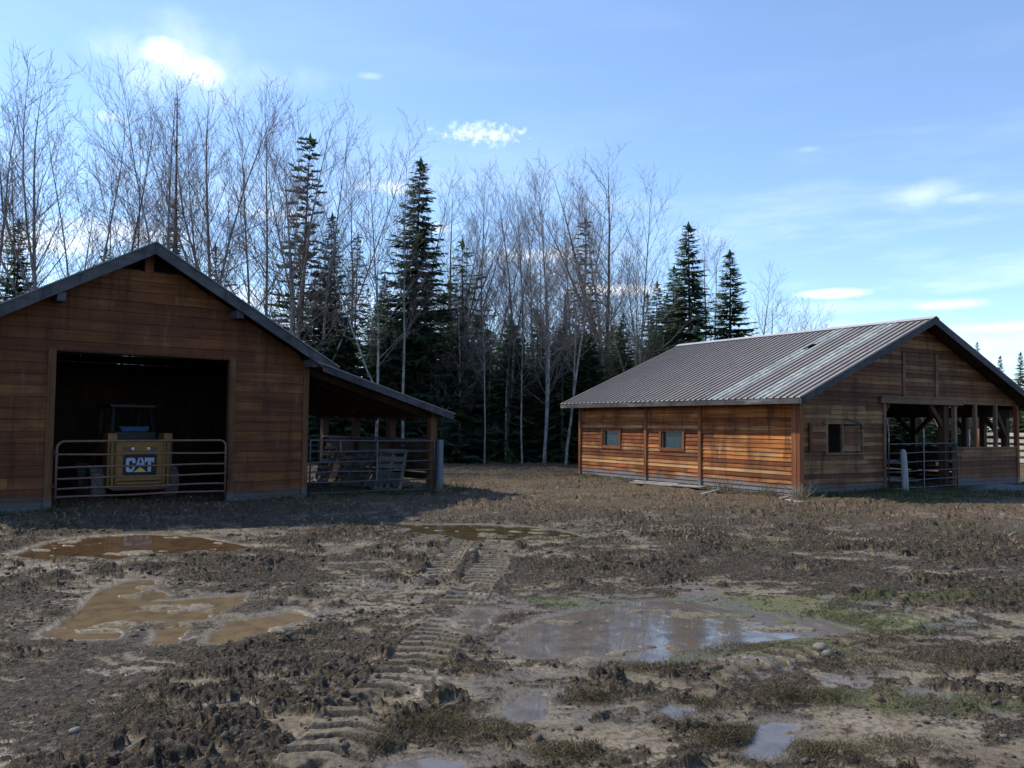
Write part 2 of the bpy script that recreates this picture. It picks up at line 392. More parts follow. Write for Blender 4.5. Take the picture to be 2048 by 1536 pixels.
def terrain(x, y):
    r = np.hypot(x, y)
    wx = x + .22 * (fbm(x, y, 2.1, 3, 50) - .5) * 2; wy = y + .22 * (fbm(x, y, 2.1, 3, 60) - .5) * 2
    wx2 = x + .05 * (fbm(x, y, 9., 3, 51) - .5) * 2; wy2 = y + .05 * (fbm(x, y, 9., 3, 61) - .5) * 2
    # how much of the ground is churned clods, how much flat wet clay
    sx, sy = wx * .75, wy * 1.15
    cov = .30 * fbm(sx, sy, 1.1, 3, 3, .6) + .32 * fbm(sx + (wx2 - x) * 2, sy + (wy2 - y) * 2, 4.6, 3, 9, .6) + .38 * fbm(sx * .8 + (wx2 - x) * 2, sy * 1.1 + (wy2 - y) * 2, 10.5, 3, 15, .6)
    lim = .488 - .05 * sst(-x, -.6, .6) * sst(9 - r, 0, 3) + .045 * sst(x, .3, 1.6) * sst(6.6 - r, 0, 1.2) - .02 * sst(r, 7.5, 9) - .03 * sst(r, 11.5, 15.5) - .05 * sst(r, 18, 26)
    cover = sst(cov, lim - .03, lim + .035); hcov = sst(cov, lim - .035, lim + .10)
    big = fbm(wx, wy, .35, 3, 21) - .5
    cl = np.abs(2 * vn(wx2 * 3.6, wy2 * 5.2, 31) - 1)
    c2 = np.abs(2 * vn(wx2 * 9., wy2 * 11., 41) - 1)
    c3 = np.abs(2 * vn(wx2 * 21., wy2 * 24., 45) - 1)
    c5 = np.abs(2 * vn(wx2 * 47., wy2 * 49., 49) - 1)
    c4 = fbm(x, y, 60., 2, 47)
    amp = .35 + 1.3 * sst(fbm(x, y, 1.1, 3, 77), .38, .66)
    lump = (cl ** 1.3 * .036 + c2 * .025 + c3 * .016 + c5 * .009) * amp + c4 * .006
    far_ = sst(r, 10, 16)
    h = .008 + big * .03 + hcov * (.004 + lump * (1 - .1 * far_) + .045 * far_ * sst(fbm(sx, sy, 2.2, 3, 71), .40, .70)) + (1 - cover) * (.006 * fbm(x, y, 16., 3, 81) + .012 * (fbm(x, y, 3.3, 3, 83) - .5) + .004 * c3)
    wet = (1 - cover) * sst(fbm(x, y, 1.6, 4, 88), .50, .64)
    # cleated machine tracks
    for poly, wd in TR:
        best = np.full(x.shape, 1e9); S = np.zeros(x.shape); T = np.zeros(x.shape); s0 = 0
        for i in range(len(poly) - 1):
            (ax, ay), (bx, by) = poly[i], poly[i + 1]; ex, ey = bx - ax, by - ay; L2 = math.hypot(ex, ey)
            t = np.clip(((x - ax) * ex + (y - ay) * ey) / L2 ** 2, 0, 1); dx = x - ax - t * ex; dy = y - ay - t * ey
            d = np.hypot(dx, dy); k = d < best
            S = np.where(k, s0 + t * L2, S); T = np.where(k, (dx * -ey + dy * ex) / L2, T); best = np.where(k, d, best); s0 += L2
        best = best + .05 * (fbm(x, y, 6., 2, 91) - .5)
        ins = sst(wd / 2 + .03 - best, 0, .04) * sst(fbm(x, y, 1.6, 2, 94), .30, .42)
        ph = (S / .17 + .8 * np.abs(T) / wd + .25 * fbm(x, y, 3., 2, 92)) % 1.
        lug = sst(ph, .1, .22) * sst(1 - ph, .0, .35)
        edge = np.exp(-((best - wd / 2 - .05) / .05) ** 2) * .03 * fbm(x, y, 7, 2, 93)
        h = h * (1 - ins * .85) + ins * (.0 + .042 * lug) + edge * 1.3
        cover = cover * (1 - ins * .8) + ins * .55 * (1 - lug)  # dark clod tone between lugs paints in their shadow
        wet = np.maximum(wet, ins * .45 * (1 - lug))
    moss = np.zeros(x.shape)
    for px, py, a, b in MOSS:
        mx, my = gp(px, py); q = np.sqrt(((x - mx) / a) ** 2 + ((y - my) / b) ** 2)
        moss = np.maximum(moss, sst(1.25 - q + 1.2 * (fbm(x, y, 5., 3, 101) - .5), 0, .6))
    moss = np.maximum(moss, .35 * sst(fbm(x, y, .8, 3, 106), .62, .72) * sst(x, -1.5, 1.))
    h = h + moss * .012 * fbm(x, y, 30., 2, 103)
    # puddle basins
    pud = np.full(x.shape, 1e9)
    m = r < 20
    xs, ys = x[m], y[m]
    dd = np.full(xs.shape, 1e9)
    qx = xs + .16 * (fbm(xs, ys, 3.4, 4, 111) - .5); qy = ys + .16 * (fbm(xs, ys, 3.4, 4, 121) - .5)
    for _, _, poly in PUD: dd = np.minimum(dd, sdf(qx, qy, poly))
    pud[m] = dd
    h = h * (.25 + .75 * sst(pud, .05, .5))
    k = sst(.09 - pud, 0, .12)
    isl = .034 * sst(fbm(x * .7, y * 1.3, 3.6, 4, 131), .64, .72)
    h = h * (1 - k) + k * (-.030 + isl + .006 * fbm(x, y, 14, 2, 133))
    rim = np.exp(-((pud - .08) / .07) ** 2)
    h = np.maximum(h, np.where(pud > .10, .003, -1))
    cover = cover * (1 - sst(.16 - pud, 0, .12)); wet = np.maximum(wet, rim * .9)
    # keep the floor of the barns and the forest edge gentle
    far = sst(r, 30, 45); h = h * (1 - far * .3)
    return h, cover, wet, moss, pud


def ground():
    fine = np.linspace(-R(35), R(35), 1450)
    co1 = np.linspace(R(35), R(180), 60)[1:]; co0 = -co1[::-1]
    th = np.concatenate([co0, fine, co1])[:-1]  # full turn, last column wraps to the first
    rs = [.6, 1.2, 1.8, 2.4]; r = 2.8
    while r < 46: rs.append(r); r *= 1.0034 if r < 14 else 1.006
    for q in (50, 58, 70, 90, 130, 200, 400, 900): rs.append(q)
    rs = np.array(rs); nr, nc = len(rs), len(th)
    RR, TT = np.meshgrid(rs, th, indexing='ij')
    x = (RR * np.sin(TT)).ravel(); y = (RR * np.cos(TT)).ravel()
    h, cover, wet, moss, pud = terrain(x, y)
    co = np.stack([x, y, h], 1); nv = len(co)
    co = np.vstack([co, [[0, 0, .02]]])
    i = np.arange(nr - 1)[:, None]; j = np.arange(nc)[None, :]; jn = (j + 1) % nc
    quads = np.stack([i * nc + j, i * nc + jn, (i + 1) * nc + jn, (i + 1) * nc + j], -1).reshape(-1, 4)[:, ::-1]
    tri = np.stack([np.full(nc, nv), (np.arange(nc) + 1) % nc, np.arange(nc)], 1)
    me = bpy.data.meshes.new('ground')
    me.vertices.add(len(co)); me.vertices.foreach_set('co', co.ravel())
    nl = quads.size + tri.size; me.loops.add(nl); me.loops.foreach_set('vertex_index', np.concatenate([quads.ravel(), tri.ravel()]))
    npoly = len(quads) + len(tri); me.polygons.add(npoly)
    ls = np.concatenate([np.arange(len(quads)) * 4, quads.size + np.arange(len(tri)) * 3])
    me.polygons.foreach_set('loop_start', ls)
    me.update(calc_edges=True); me.validate()
    me.polygons.foreach_set('use_smooth', [True] * len(me.polygons))
    for nm, a in (('cover', cover), ('wet', wet), ('moss', moss)):
        at = me.attributes.new(nm, 'FLOAT', 'POINT'); at.data.foreach_set('value', np.append(a, 0).astype(np.float32))
    m, nt, b = mat('churned_mud'); tc = nd(nt, 'TexCoord')
    A = lambda n: nd(nt, 'Attribute', attribute_name=n).outputs['Fac']
    P = tc.outputs['Object']
    n1 = nd(nt, 'TexNoise', {'Vector': P, 'Scale': 1.3, 'Detail': 6., 'Roughness': .6}).outputs[0]
    n2 = nd(nt, 'TexNoise', {'Vector': P, 'Scale': 26., 'Detail': 6., 'Roughness': .7}).outputs[0]
    n3 = nd(nt, 'TexNoise', {'Vector': P, 'Scale': 90., 'Detail': 3., 'Roughness': .7}).outputs[0]
    n4 = nd(nt, 'TexNoise', {'Vector': P, 'Scale': .35, 'Detail': 4., 'Roughness': .6}).outputs[0]
    clay = ramp(nt, n1, [(.3, (.105, .082, .052)), (.5, (.165, .135, .092)), (.7, (.245, .212, .158))])
    clay = mixc(nt, smooth(nt, n2, .46, .60, 0., .8), clay, (.060, .046, .033))
    clay = mixc(nt, smooth(nt, n3, .56, .66, 0., .6), clay, (.07, .052, .032))
    org = ramp(nt, n2, [(.38, (.014, .011, .008)), (.5, (.048, .036, .024)), (.60, (.120, .090, .057)), (.74, (.26, .205, .13))])  # clod shadows painted in: hollows near black, tops lightened
    org = mixc(nt, smooth(nt, n1, .52, .64, 0., .45), org, (.07, .042, .026))
    pos = nd(nt, 'SeparateXYZ', {0: P}); dist = nd(nt, 'VectorMath', {0: P}, operation='LENGTH').outputs['Value']
    farf = smooth(nt, dist, 13., 20.)
    litter = ramp(nt, n2, [(.3, (.045, .03, .018)), (.5, (.14, .095, .054)), (.62, (.25, .175, .10)), (.8, (.40, .29, .17))])
    litter = mixc(nt, smooth(nt, n3, .5, .7, 0., .7), litter, (.05, .035, .022))
    litter = mixc(nt, smooth(nt, n4, .45, .62, 0., .5), litter, (.07, .06, .03))
    org = mixc(nt, M_(nt, 'MULTIPLY', farf, .8), org, litter)
    c = mixc(nt, A('cover'), clay, org)
    mossc = ramp(nt, n2, [(.3, (.035, .036, .014)), (.55, (.09, .105, .03)), (.8, (.16, .19, .055))])
    c = mixc(nt, M_(nt, 'MULTIPLY', A('moss'), smooth(nt, n3, .35, .6, .35, .95)), c, mossc)
    c = mixc(nt, M_(nt, 'MULTIPLY', A('wet'), .25), c, (.10, .08, .06))
    nt.links.new(c, b.inputs['Base Color'])
    rg = M_(nt, 'SUBTRACT', .92, M_(nt, 'MULTIPLY', A('wet'), M_(nt, 'SUBTRACT', .95, M_(nt, 'MULTIPLY', n2, .75))))
    nt.links.new(rg, b.inputs['Roughness']); b.inputs['Specular IOR Level'].default_value = .4
    hh = M_(nt, 'MULTIPLY', M_(nt, 'ADD', n2, M_(nt, 'MULTIPLY', n3, .5)), M_(nt, 'ADD', M_(nt, 'MULTIPLY', A('cover'), .9), .12))
    bump(nt, b, hh, 1., .045)
    me.materials.append(m)
    o = bpy.data.objects.new('ground', me); col.objects.link(o); tag(o, kind='structure')
    return o


ground()


def hz(x, y): return float(terrain(np.array([x]), np.array([y]))[0][0])


# water in the puddles
def water_mat(name, c, rough, scum):
    m, nt, b = mat(name); tc = nd(nt, 'TexCoord')
    n = nd(nt, 'TexNoise', {'Vector': tc.outputs['Object'], 'Scale': 5., 'Detail': 6., 'Roughness': .6})
    n2 = nd(nt, 'TexNoise', {'Vector': tc.outputs['Object'], 'Scale': 55., 'Detail': 4.})
    cc = mixc(nt, smooth(nt, n.outputs[0], .4, .65), c, tuple(x * .6 for x in c))
    nt.links.new(cc, b.inputs['Base Color'])
    sp = M_(nt, 'MULTIPLY', smooth(nt, n.outputs[0], .42, .58), smooth(nt, n2.outputs[0], .45, .6, 0., scum))
    nt.links.new(M_(nt, 'ADD', sp, rough), b.inputs['Roughness']); b.inputs['IOR'].default_value = 1.38
    b.inputs['Specular IOR Level'].default_value = .6
    bump(nt, b, M_(nt, 'MULTIPLY', n2.outputs[0], sp), .35, .01)
    return m


WM = {'brown': water_mat('muddy_brown_water', (.110, .066, .034), .02, .05), 'tan': water_mat('tan_silty_water', (.185, .135, .080), .04, .20),
      'olive': water_mat('olive_water', (.085, .066, .034), .02, .05), 'sky': water_mat('shallow_grey_water', (.13, .105, .08), .012, .08)}
for lab, kd, poly in PUD:
    cx = sum(p[0] for p in poly) / len(poly); cy = sum(p[1] for p in poly) / len(poly)
    # grow the outline so that the water runs under the bank
    x0, x1 = min(p[0] for p in poly) - .18, max(p[0] for p in poly) + .18; y0, y1 = min(p[1] for p in poly) - .18, max(p[1] for p in poly) + .18
    st = .07; xs = np.arange(x0, x1 + st, st); ys = np.arange(y0, y1 + st, st); X, Y = np.meshgrid(xs, ys, indexing='ij')
    D = sdf(X.ravel(), Y.ravel(), poly).reshape(X.shape); mb = MB(); idx = {}
    for i in range(len(xs) - 1):
        for j in range(len(ys) - 1):
            if min(D[i, j], D[i + 1, j], D[i, j + 1], D[i + 1, j + 1]) < .13:
                f = []
                for (a, b_) in ((i, j), (i + 1, j), (i + 1, j + 1), (i, j + 1)):
                    if (a, b_) not in idx: idx[(a, b_)] = len(mb.v); mb.v.append((xs[a] - cx, ys[b_] - cy, 0))
                    f.append(idx[(a, b_)])
                mb.f.append(tuple(f)); mb.r.append(.5); mb.m.append(0)
    o = mb.build('puddle', WM[kd]); o.location = (cx, cy, -.004)
    tag(o, lab, 'puddle', 'puddles in the muddy yard')
# ------------------------------------------------------------------ boarded walls
def boards(mb, u_rng, z0, z1, bh, openings=(), lap=.02, th=.012, joint=3.0, plane=0., flip=1, axis='x', gap=.004, seg=None):
    """horizontal boards; u_rng(z) -> (umin, umax); outside face towards -flip"""
    z = z0
    while z < z1 - .02:
        zt = min(z + bh, z1)
        cuts = sorted({z, zt - gap} | {c for o in openings for c in (o[2], o[3]) if z < c < zt - gap})
        js = []
        a, b = u_rng(z); u = a + rng.uniform(.5, joint)
        while u < b: js.append(u + 0); u += rng.uniform(joint * .6, joint * 1.6)
        rr = [rng.random() for _ in range(len(js) + 1)]
        for s in (seg or []): js.append(s)
        sg = rng.uniform(-.004, .004)
        for c0, c1 in zip(cuts[:-1], cuts[1:]):
            (a0, b0), (a1, b1) = u_rng(c0), u_rng(c1)
            if b0 - a0 < .03: continue
            iv = [(min(a0, a1), max(b0, b1))]
            mid = (c0 + c1) / 2
            for o in openings:
                if o[2] <= mid <= o[3]:
                    nv = []
                    for (p, q) in iv:
                        if o[1] <= p or o[0] >= q: nv.append((p, q)); continue
                        if o[0] > p: nv.append((p, o[0]))
                        if o[1] < q: nv.append((o[1], q))
                    iv = nv
            for (p, q) in iv:
                pts = [p] + sorted(j for j in js if p < j < q) + [q]
                for k in range(len(pts) - 1):
                    e0, e1 = pts[k] + (.003 if k else 0), pts[k + 1]
                    if e1 - e0 < .01: continue
                    lb = max(e0, a0) if e0 <= a0 or e0 <= a1 else e0; lt = max(e0, a1)
                    rb = min(e1, b0); rt = min(e1, b1); lb = max(e0, a0)
                    if rb - lb < .005: continue
                    if rt < lt: rt = lt = (rt + lt) / 2
                    t0 = (c0 - z) / (zt - z); t1 = (c1 - z) / (zt - z)
                    d0 = lap * (1 - t0) + .004 + sg; d1 = lap * (1 - t1) + .004 + sg
                    ii = min(len([j for j in js if j < e0 + .001]), len(rr) - 1)
                    P = [(lb, -d0), (rb, -d0), (rb, th), (lb, th)]; Q = [(lt, -d1), (rt, -d1), (rt, th), (lt, th)]
                    vs_ = []
                    for PP, zz in ((P, c0), (Q, c1)):
                        for (uu, dd) in PP:
                            dd = plane + dd * flip
                            vs_.append((uu, dd, zz) if axis == 'x' else (dd, uu, zz))
                    mb.hexa(vs_, rr[ii])
        z = zt
    return mb


# ------------------------------------------------------------------ left barn
LX, LY, LH = -8.214, 15.31, R(38.498)
LD, LU0, LU1, LPK, LPZ, LEU, LEZ, LOV = 6.0, -1.82, 4.877, 1.527, 5.04, 5.334, 2.885, .45
lroot = empty('barn', (LX, LY, 0), LH, 'left brown board barn with gable front and wide dark doorway', 'barn')
sl = (LPZ - LEZ) / (LEU - LPK)
under = lambda u: LPZ - .20 - abs(u - LPK) * sl


def lrng(z, lo_=LU0 + .12, hi_=LU1 - .12):
    hw = (LPZ - .18 - z) / sl
    return max(lo_, LPK - hw), min(hi_, LPK + hw)


DW, DH = 3.159, 2.92
mb = MB(); boards(mb, lrng, .02, 4.52, .205, [(0 - .13, DW + .11, -1, DH)], lap=.016, joint=4.5)
mb.build('front_wall', W['left'], lroot)
mb = MB(); boards(mb, lambda z: (.05, LD), .02, 2.75, .205, plane=LU1, flip=-1, axis='y'); mb.box((LU1 - .05, .12, -.03), (LU1 - .02, LD - .02, 3.05)); mb.build('side_wall', W['leftside'], lroot)  # inner sheet added to stop sun leaking into the interior
mb = MB(); boards(mb, lambda z: (.05, LD), .02, 2.75, .205, plane=LU0, axis='y'); mb.box((LU0 + .02, .12, -.03), (LU0 + .05, LD - .02, 3.05)); mb.build('side_wall', W['leftside'], lroot)  # same added inner sheet, keeps sunlight out
mb = MB(); boards(mb, lrng, .02, 4.75, .205, [], plane=LD, flip=-1); mb.box((LU0 + .02, LD - .07, -.03), (LU1 - .02, LD - .04, 2.95)); mb.build('back_wall', W['deck'], lroot)  # inner sheet added against light leaks; dark boards paint the interior gloom
mb = MB(); mb.box((-.145, -.035, .0), (-.01, .10, DH + .02)); mb.build('door_jamb', W['lefttrim'], lroot, bevel=.006)
mb = MB(); mb.box((DW - .01, -.035, .0), (DW + .12, .10, DH)); mb.build('door_jamb', W['lefttrim'], lroot, bevel=.006)
for a_, b_ in ((LU1 - .125, LU1 + .005), (LU0 - .005, LU0 + .125)):
    mb = MB(); mb.box((a_, -.04, .0), (b_, .11, 2.82)); mb.build('corner_board', W['lefttrim'], lroot, bevel=.006)
mb = MB(); mb.box((-.02, .01, DH - .02), (DW + .02, .14, DH + .2)); mb.build('header', W['frame'], lroot)
mb = MB(); mb.box((LPK - .07, -.02, 4.5), (LPK + .09, .1, LPZ - .16)); mb.build('king_post', W['lefttrim'], lroot)
mb = MB(); mb.box((LPK - .95, .10, 4.44), (LPK + .95, .2, 4.56)); mb.build('collar_beam', W['frame'], lroot)
for (u, z) in ((-.03, 3.86), (3.2, 3.88 - .05), (4.82, 2.93)):
    mb = MB(); mb.box((u - .07, -LOV + .05, z - .1), (u + .07, .1, z + .06)); mb.build('purlin_end', W['fascia'], lroot, bevel=.005)
for a_, b_, z_ in ((LU0, -.15, .10), (DW + .13, LU1 - .01, .10)):
    mb = MB(); mb.box((a_, -.03, -.05), (b_, .12, z_)); mb.build('foundation', W['concrete'], lroot, bevel=.01)
# roof
mb = MB(); mbf = MB(); mbm = MB()
for s in (-1, 1):
    e = LPK + s * (LEU - LPK)
    def P(u, y, dz): return (u, y, LPZ - abs(u - LPK) * sl + dz)
    ys0, ys1 = -LOV + .03, LD + .4
    mb.hexa([P(LPK, ys0, -.10), P(e, ys0, -.10), P(e, ys1, -.10), P(LPK, ys1, -.10), P(LPK, ys0, -.03), P(e, ys0, -.03), P(e, ys1, -.03), P(LPK, ys1, -.03)])
    mbf.hexa([P(LPK, -LOV - .01, -.24), P(e, -LOV - .01, -.24), P(e, -LOV + .028, -.24), P(LPK, -LOV + .028, -.24), P(LPK, -LOV - .01, -.028), P(e, -LOV - .01, -.028), P(e, -LOV + .028, -.028), P(LPK, -LOV + .028, -.028)])
    e2 = LPK + s * (LEU - LPK + .04)
    mbm.hexa([P(LPK, -LOV - .035, -.026), P(e2, -LOV - .035, -.026), P(e2, LD + .42, -.026), P(LPK, LD + .42, -.026), P(LPK, -LOV - .035, 0), P(e2, -LOV - .035, 0), P(e2, LD + .42, 0), P(LPK, LD + .42, 0)])
roof = mbm.build('roof', W['oldroof'], lroot)
mb.build('roof_deck', W['deck'], roof); mbf.build('bargeboard', W['fascia'], lroot)
mb = MB()
for k in range(8):
    y = .35 + k * .78
    for s in (-1, 1): mb.beam((LPK, y, LPZ - .2), (LPK + s * 3.7, y, LPZ - .2 - 3.7 * sl), .05, .18)
mb.build('rafter', W['deck'], lroot); mb = MB(); mb.box((LU0, -.05 + LD - .1, -.02), (LU1, LD - .06, .02))
# lean-to
SU, SZ, PO, PZ = 8.39, 1.91, 8.137, 1.80
ssl = (2.86 - SZ) / (SU - 5.17)
lt = empty('lean_to_shelter', (0, 0, 0), 0); lt.parent = lroot
def P2(u, y, dz): return (u, y, 2.86 - (u - 5.17) * ssl + dz)
mb = MB(); y0, y1 = -LOV + .03, 6.3
mb.hexa([P2(4.86, y0, -.09), P2(SU, y0, -.09), P2(SU, y1, -.09), P2(4.86, y1, -.09), P2(4.86, y0, -.025), P2(SU, y0, -.025), P2(SU, y1, -.025), P2(4.86, y1, -.025)])
mb2 = MB(); mb2.hexa([P2(4.86, y0 - .05, -.022), P2(SU + .03, y0 - .05, -.022), P2(SU + .03, y1, -.022), P2(4.86, y1, -.022), P2(4.86, y0 - .05, 0), P2(SU + .03, y0 - .05, 0), P2(SU + .03, y1, 0), P2(4.86, y1, 0)])
mb3 = MB(); mb3.hexa([P2(5.0, y0 - .04, -.17), P2(SU, y0 - .04, -.17), P2(SU, y0 - .003, -.17), P2(5.0, y0 - .003, -.17), P2(5.0, y0 - .04, -.024), P2(SU, y0 - .04, -.024), P2(SU, y0 - .003, -.024), P2(5.0, y0 - .003, -.024)])
mb4 = MB()
for k in range(9): y = .2 + k * .72; mb4.beam(P2(4.9, y, -.16), P2(SU - .05, y, -.16), .05, .13)
bpy.data.objects.remove(lt)
r2 = mb2.build('lean_to_roof', W['oldroof'], lroot); mb.build('roof_deck', W['deck'], r2); mb4.build('rafter', W['deck'], r2)
o = mb3.build('bargeboard', W['fascia'], lroot)
for y in (.09, 2.01, 3.89, 5.81):
    mb = MB(); mb.box((PO - .10, y - .09, -.05), (PO + .08, y + .09, PZ)); mb.build('lean_to_post', W['frame'] if y > .1 else W['lefttrim'], lroot, bevel=.008)
mb = MB(); mb.box((PO - .09, -.2, PZ + .005), (PO + .07, 6.0, PZ + .12)); mb.build('eave_plate', W['deck'], lroot)
mb = MB(); mb.beam((4.9, 5.85, 2.63), (PO, 5.85, PZ + .02), .12, .14); mb.build('back_beam', W['deck'], lroot)
mb = MB()
for ya, yb in ((.18, 1.92), (2.10, 3.80), (3.98, 5.72)):
    for (za, zb) in ((.30, .47), (.50, .70), (.72, .90), (.905, 1.09), (1.095, 1.22)): mb.box((PO - .03, ya, za + rng.uniform(-.01, .01)), (PO, yb, zb))
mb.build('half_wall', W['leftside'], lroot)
mb = MB(); mb.box((PO - .12, .18, 1.24), (PO + .07, 1.92, 1.28)); mb.box((PO - .12, 2.1, 1.24), (PO + .07, 3.8, 1.28)); mb.box((PO - .12, 3.98, 1.24), (PO + .07, 5.72, 1.28)); mb.build('top_rail', W['trimx'], lroot)
mb = MB()
for (ya, yb, za, zb) in ((4.1, 5.6, .1, .26),): mb.box((PO - .02, ya, za), (PO + .01, yb, zb))
mb.build('skirt_board', W['leftside'], lroot)


# ------------------------------------------------------------------ gates
def gate(name, root_loc, rz, length, zs_l, zs_r, verts, m, label, rad=.018, rounded=True, group=None, feet=()):
    g = empty(name, root_loc, rz, label, 'gate', group)
    rc = .13 if rounded else .02
    zl, zr, bl, br = zs_l[-1], zs_r[-1], zs_l[0], zs_r[0]
    arc = lambda cx, cz, a0, a1: [(cx + rc * math.cos(a0 + (a1 - a0) * k / 6), 0, cz + rc * math.sin(a0 + (a1 - a0) * k / 6)) for k in range(7)]
    pts = [(0, 0, bl - .05)] + arc(rc, zl - rc, math.pi, math.pi / 2) + arc(length - rc, zr - rc, math.pi / 2, 0) + [(length, 0, br - .05)]
    mb = MB(); mb.tube(pts, rad * 1.15, 8, .5); mb.build('frame', m, g, True)
    for a, b_ in zip(zs_l[:-1], zs_r[:-1]):
        mb = MB(); n = 8
        ph = rng.uniform(0, 6)
        mb.tube([(length * k / n, .0, a + (b_ - a) * k / n + .006 * math.sin(k * 1.3 + ph)) for k in range(n + 1)], rad, 8, .5); mb.build('rail', m, g, True)
    for (u, z0, z1) in verts:
        mb = MB(); mb.box((u - .018, -.028, z0), (u + .018, -.019, z1)); mb.build('upright', m, g)
    for (u, z0, z1) in feet:
        mb = MB(); mb.tube([(u, 0, z0), (u + .0, 0, (z0 + z1) / 2), (u - .03, -.04, z1)], .012, 6, .5); mb.build('stay', m, g, True)
    return g


def loc_l(u, v, z=0.): c, s = math.cos(LH), math.sin(LH); return (LX + u * c - v * s, LY + u * s + v * c, z)


g = gate('farm_gate', loc_l(.04, -.07), LH, 3.05, [.27, .42, .60, .80, 1.03, 1.27], [.27, .42, .61, .81, 1.03, 1.28], (), W['rust_gate'], 'rusty red pipe gate across the doorway of the left barn', .019)
for z in (.45, 1.05):
    mb = MB(); mb.tube([(0, 0, z), (-.05, .02, z)], .028, 8, .4); mb.tube([(-.05, .02, z - .07), (-.05, .02, z + .07)], .014, 6, .4); mb.build('hinge', W['iron'], g, True)
mb = MB(); mb.tube([(3.05 + .05 * math.sin(t), -.02, .85 + .13 * math.cos(t)) for t in np.linspace(0, 3.1, 9)] + [(3.12, 0, .5)], .008, 5, .3); mb.build('chain', W['iron'], g, True)
gate('farm_gate', loc_l(4.92, -.08), LH, 3.17, [.13, .36, .58, .80, 1.03, 1.27], [.12, .35, .57, .78, 1.01, 1.24], ((.70, 1.0, 1.25), (1.62, .35, 1.25)), W['steel_gate'], 'grey steel pipe gate closing the front of the lean-to', .017, False, feet=((.22, .12, -.05), (2.85, .12, -.05)))
gate('farm_gate', loc_l(4.95, 5.98), LH, 3.1, [.2, .42, .6, .8, 1.0, 1.16], [.2, .42, .6, .8, 1.0, 1.16], (), W['steel_gate'], 'far pipe gate seen behind the lean-to next to the barn corner', .016, False)
mb = MB(); mb.box((-.065, -.05, -.1), (.065, .05, 1.27)); mb.box((-.05, -.062, -.1), (.0, -.0501, 1.25)); o = mb.build('gate_post', W['post_metal'], bevel=.008)
o.location = loc_l(8.24, -.10); o.rotation_euler = (0, 0, LH); tag(o, 'flat blue-grey post at the right end of the lean-to gate', 'post')


# ------------------------------------------------------------------ pallets under the lean-to
def pallet_mesh():
    mb = MB(); wd, ln = 1.0, 1.1
    for i in range(6): mb.box((-wd / 2, -.062, .02 + i * .19), (wd / 2, -.046, .115 + i * .19))
    for i in range(3): x = (-wd / 2 + .02, -.02, wd / 2 - .06)[i]; mb.box((x, -.045, .02), (x + .04, .045, ln - .03), m=0)
    for i in range(4): mb.box((-wd / 2, .046, .02 + i * .32), (wd / 2, .062, .115 + i * .32))
    return mb.mesh('pallet', W['pallet'])


pm = pallet_mesh()
PAL = [(7.10, 3.95, 1.0, 21, 3, .62, 'pale slim pallet leaning at the left of the lean-to, catching the sun'),
       (7.20, 3.0, .92, 22, -4, .7, 'second pallet from the left leaning in the shade of the lean-to'),
       (7.25, 2.15, .98, 20, 5, .7, 'dark pallet leaning in the middle of the lean-to'),
       (7.28, 1.35, .9, 24, -3, .6, 'pallet leaning between the middle one and the one nearest the gate'),
       (7.15, .50, .98, 16, 24, .75, 'blue-grey pallet leaning nearest the lean-to gate')]
for (u, v, s, tilt, yaw, sx, lab) in PAL:
    o = bpy.data.objects.new('pallet', pm); col.objects.link(o); o.location = loc_l(u, v, .02)
    o.rotation_euler = (Matrix.Rotation(LH + R(yaw - 90), 4, 'Z') @ Matrix.Rotation(R(-tilt), 4, 'X')).to_euler()
    o.scale = (sx, 1, s); tag(o, lab, 'pallet', 'pallets leaning under the lean-to')


def mound(name, loc, rx, ry, hgt, m, seed, label, cat, n=26):
    mb = MB(); vs_ = []; idx = {}
    xs = np.linspace(-1, 1, n)
    X, Y = np.meshgrid(xs, xs, indexing='ij'); rad = np.hypot(X, Y)
    Hh = hgt * np.clip(1 - rad ** 2, -.3, 1) ** 1 * (0.6 + .8 * fbm(X * 3 + seed, Y * 3, 1.5, 4, seed)) + .0
    for i in range(n):
        for j in range(n): mb.v.append((X[i, j] * rx, Y[i, j] * ry, Hh[i, j] - .02))
    for i in range(n - 1):
        for j in range(n - 1):
            if rad[i, j] < 1.08: mb.f.append((i * n + j, (i + 1) * n + j, (i + 1) * n + j + 1, i * n + j + 1)); mb.r.append(.5); mb.m.append(0)
    o = mb.build(name, m, None, True); o.location = loc; tag(o, label, cat); return o


mound('hay_pile', loc_l(6.1, 4.6), .8, .6, .30, W['hay'], 5, 'low heap of golden hay behind the lean-to gate', 'hay')
mound('hay_pile', loc_l(7.5, 3.2), .5, .4, .14, W['hay'], 9, 'small scatter of hay behind the blue-grey pallet', 'hay')

# ------------------------------------------------------------------ compact loader in the left barn
sk = empty('skid_steer_loader', loc_l(2.0, 1.5), LH, 'yellow compact loader parked rear first in the dark left barn', 'loader')
# local frame: x right, y into the barn (machine's front), rear panel at y = 0
def roundrect(mb, x0, x1, z0, z1, y, t, rad, m=0, r=.5):
    pts = []
    for (cx, cz, a) in ((x1 - rad, z1 - rad, 0), (x0 + rad, z1 - rad, 90), (x0 + rad, z0 + rad, 180), (x1 - rad, z0 + rad, 270)):
        for k in range(5): q = R(a + 90 * k / 4); pts.append((cx + rad * math.cos(q), cz + rad * math.sin(q)))
    n = len(pts); mb.add([(p[0], y, p[1]) for p in pts] + [(p[0], y + t, p[1]) for p in pts],
                         [tuple(range(n)), tuple(range(2 * n - 1, n - 1, -1))] + [(i, (i + 1) % n + 0, (i + 1) % n + n, i + n)[::-1] for i in range(n)], r, m)


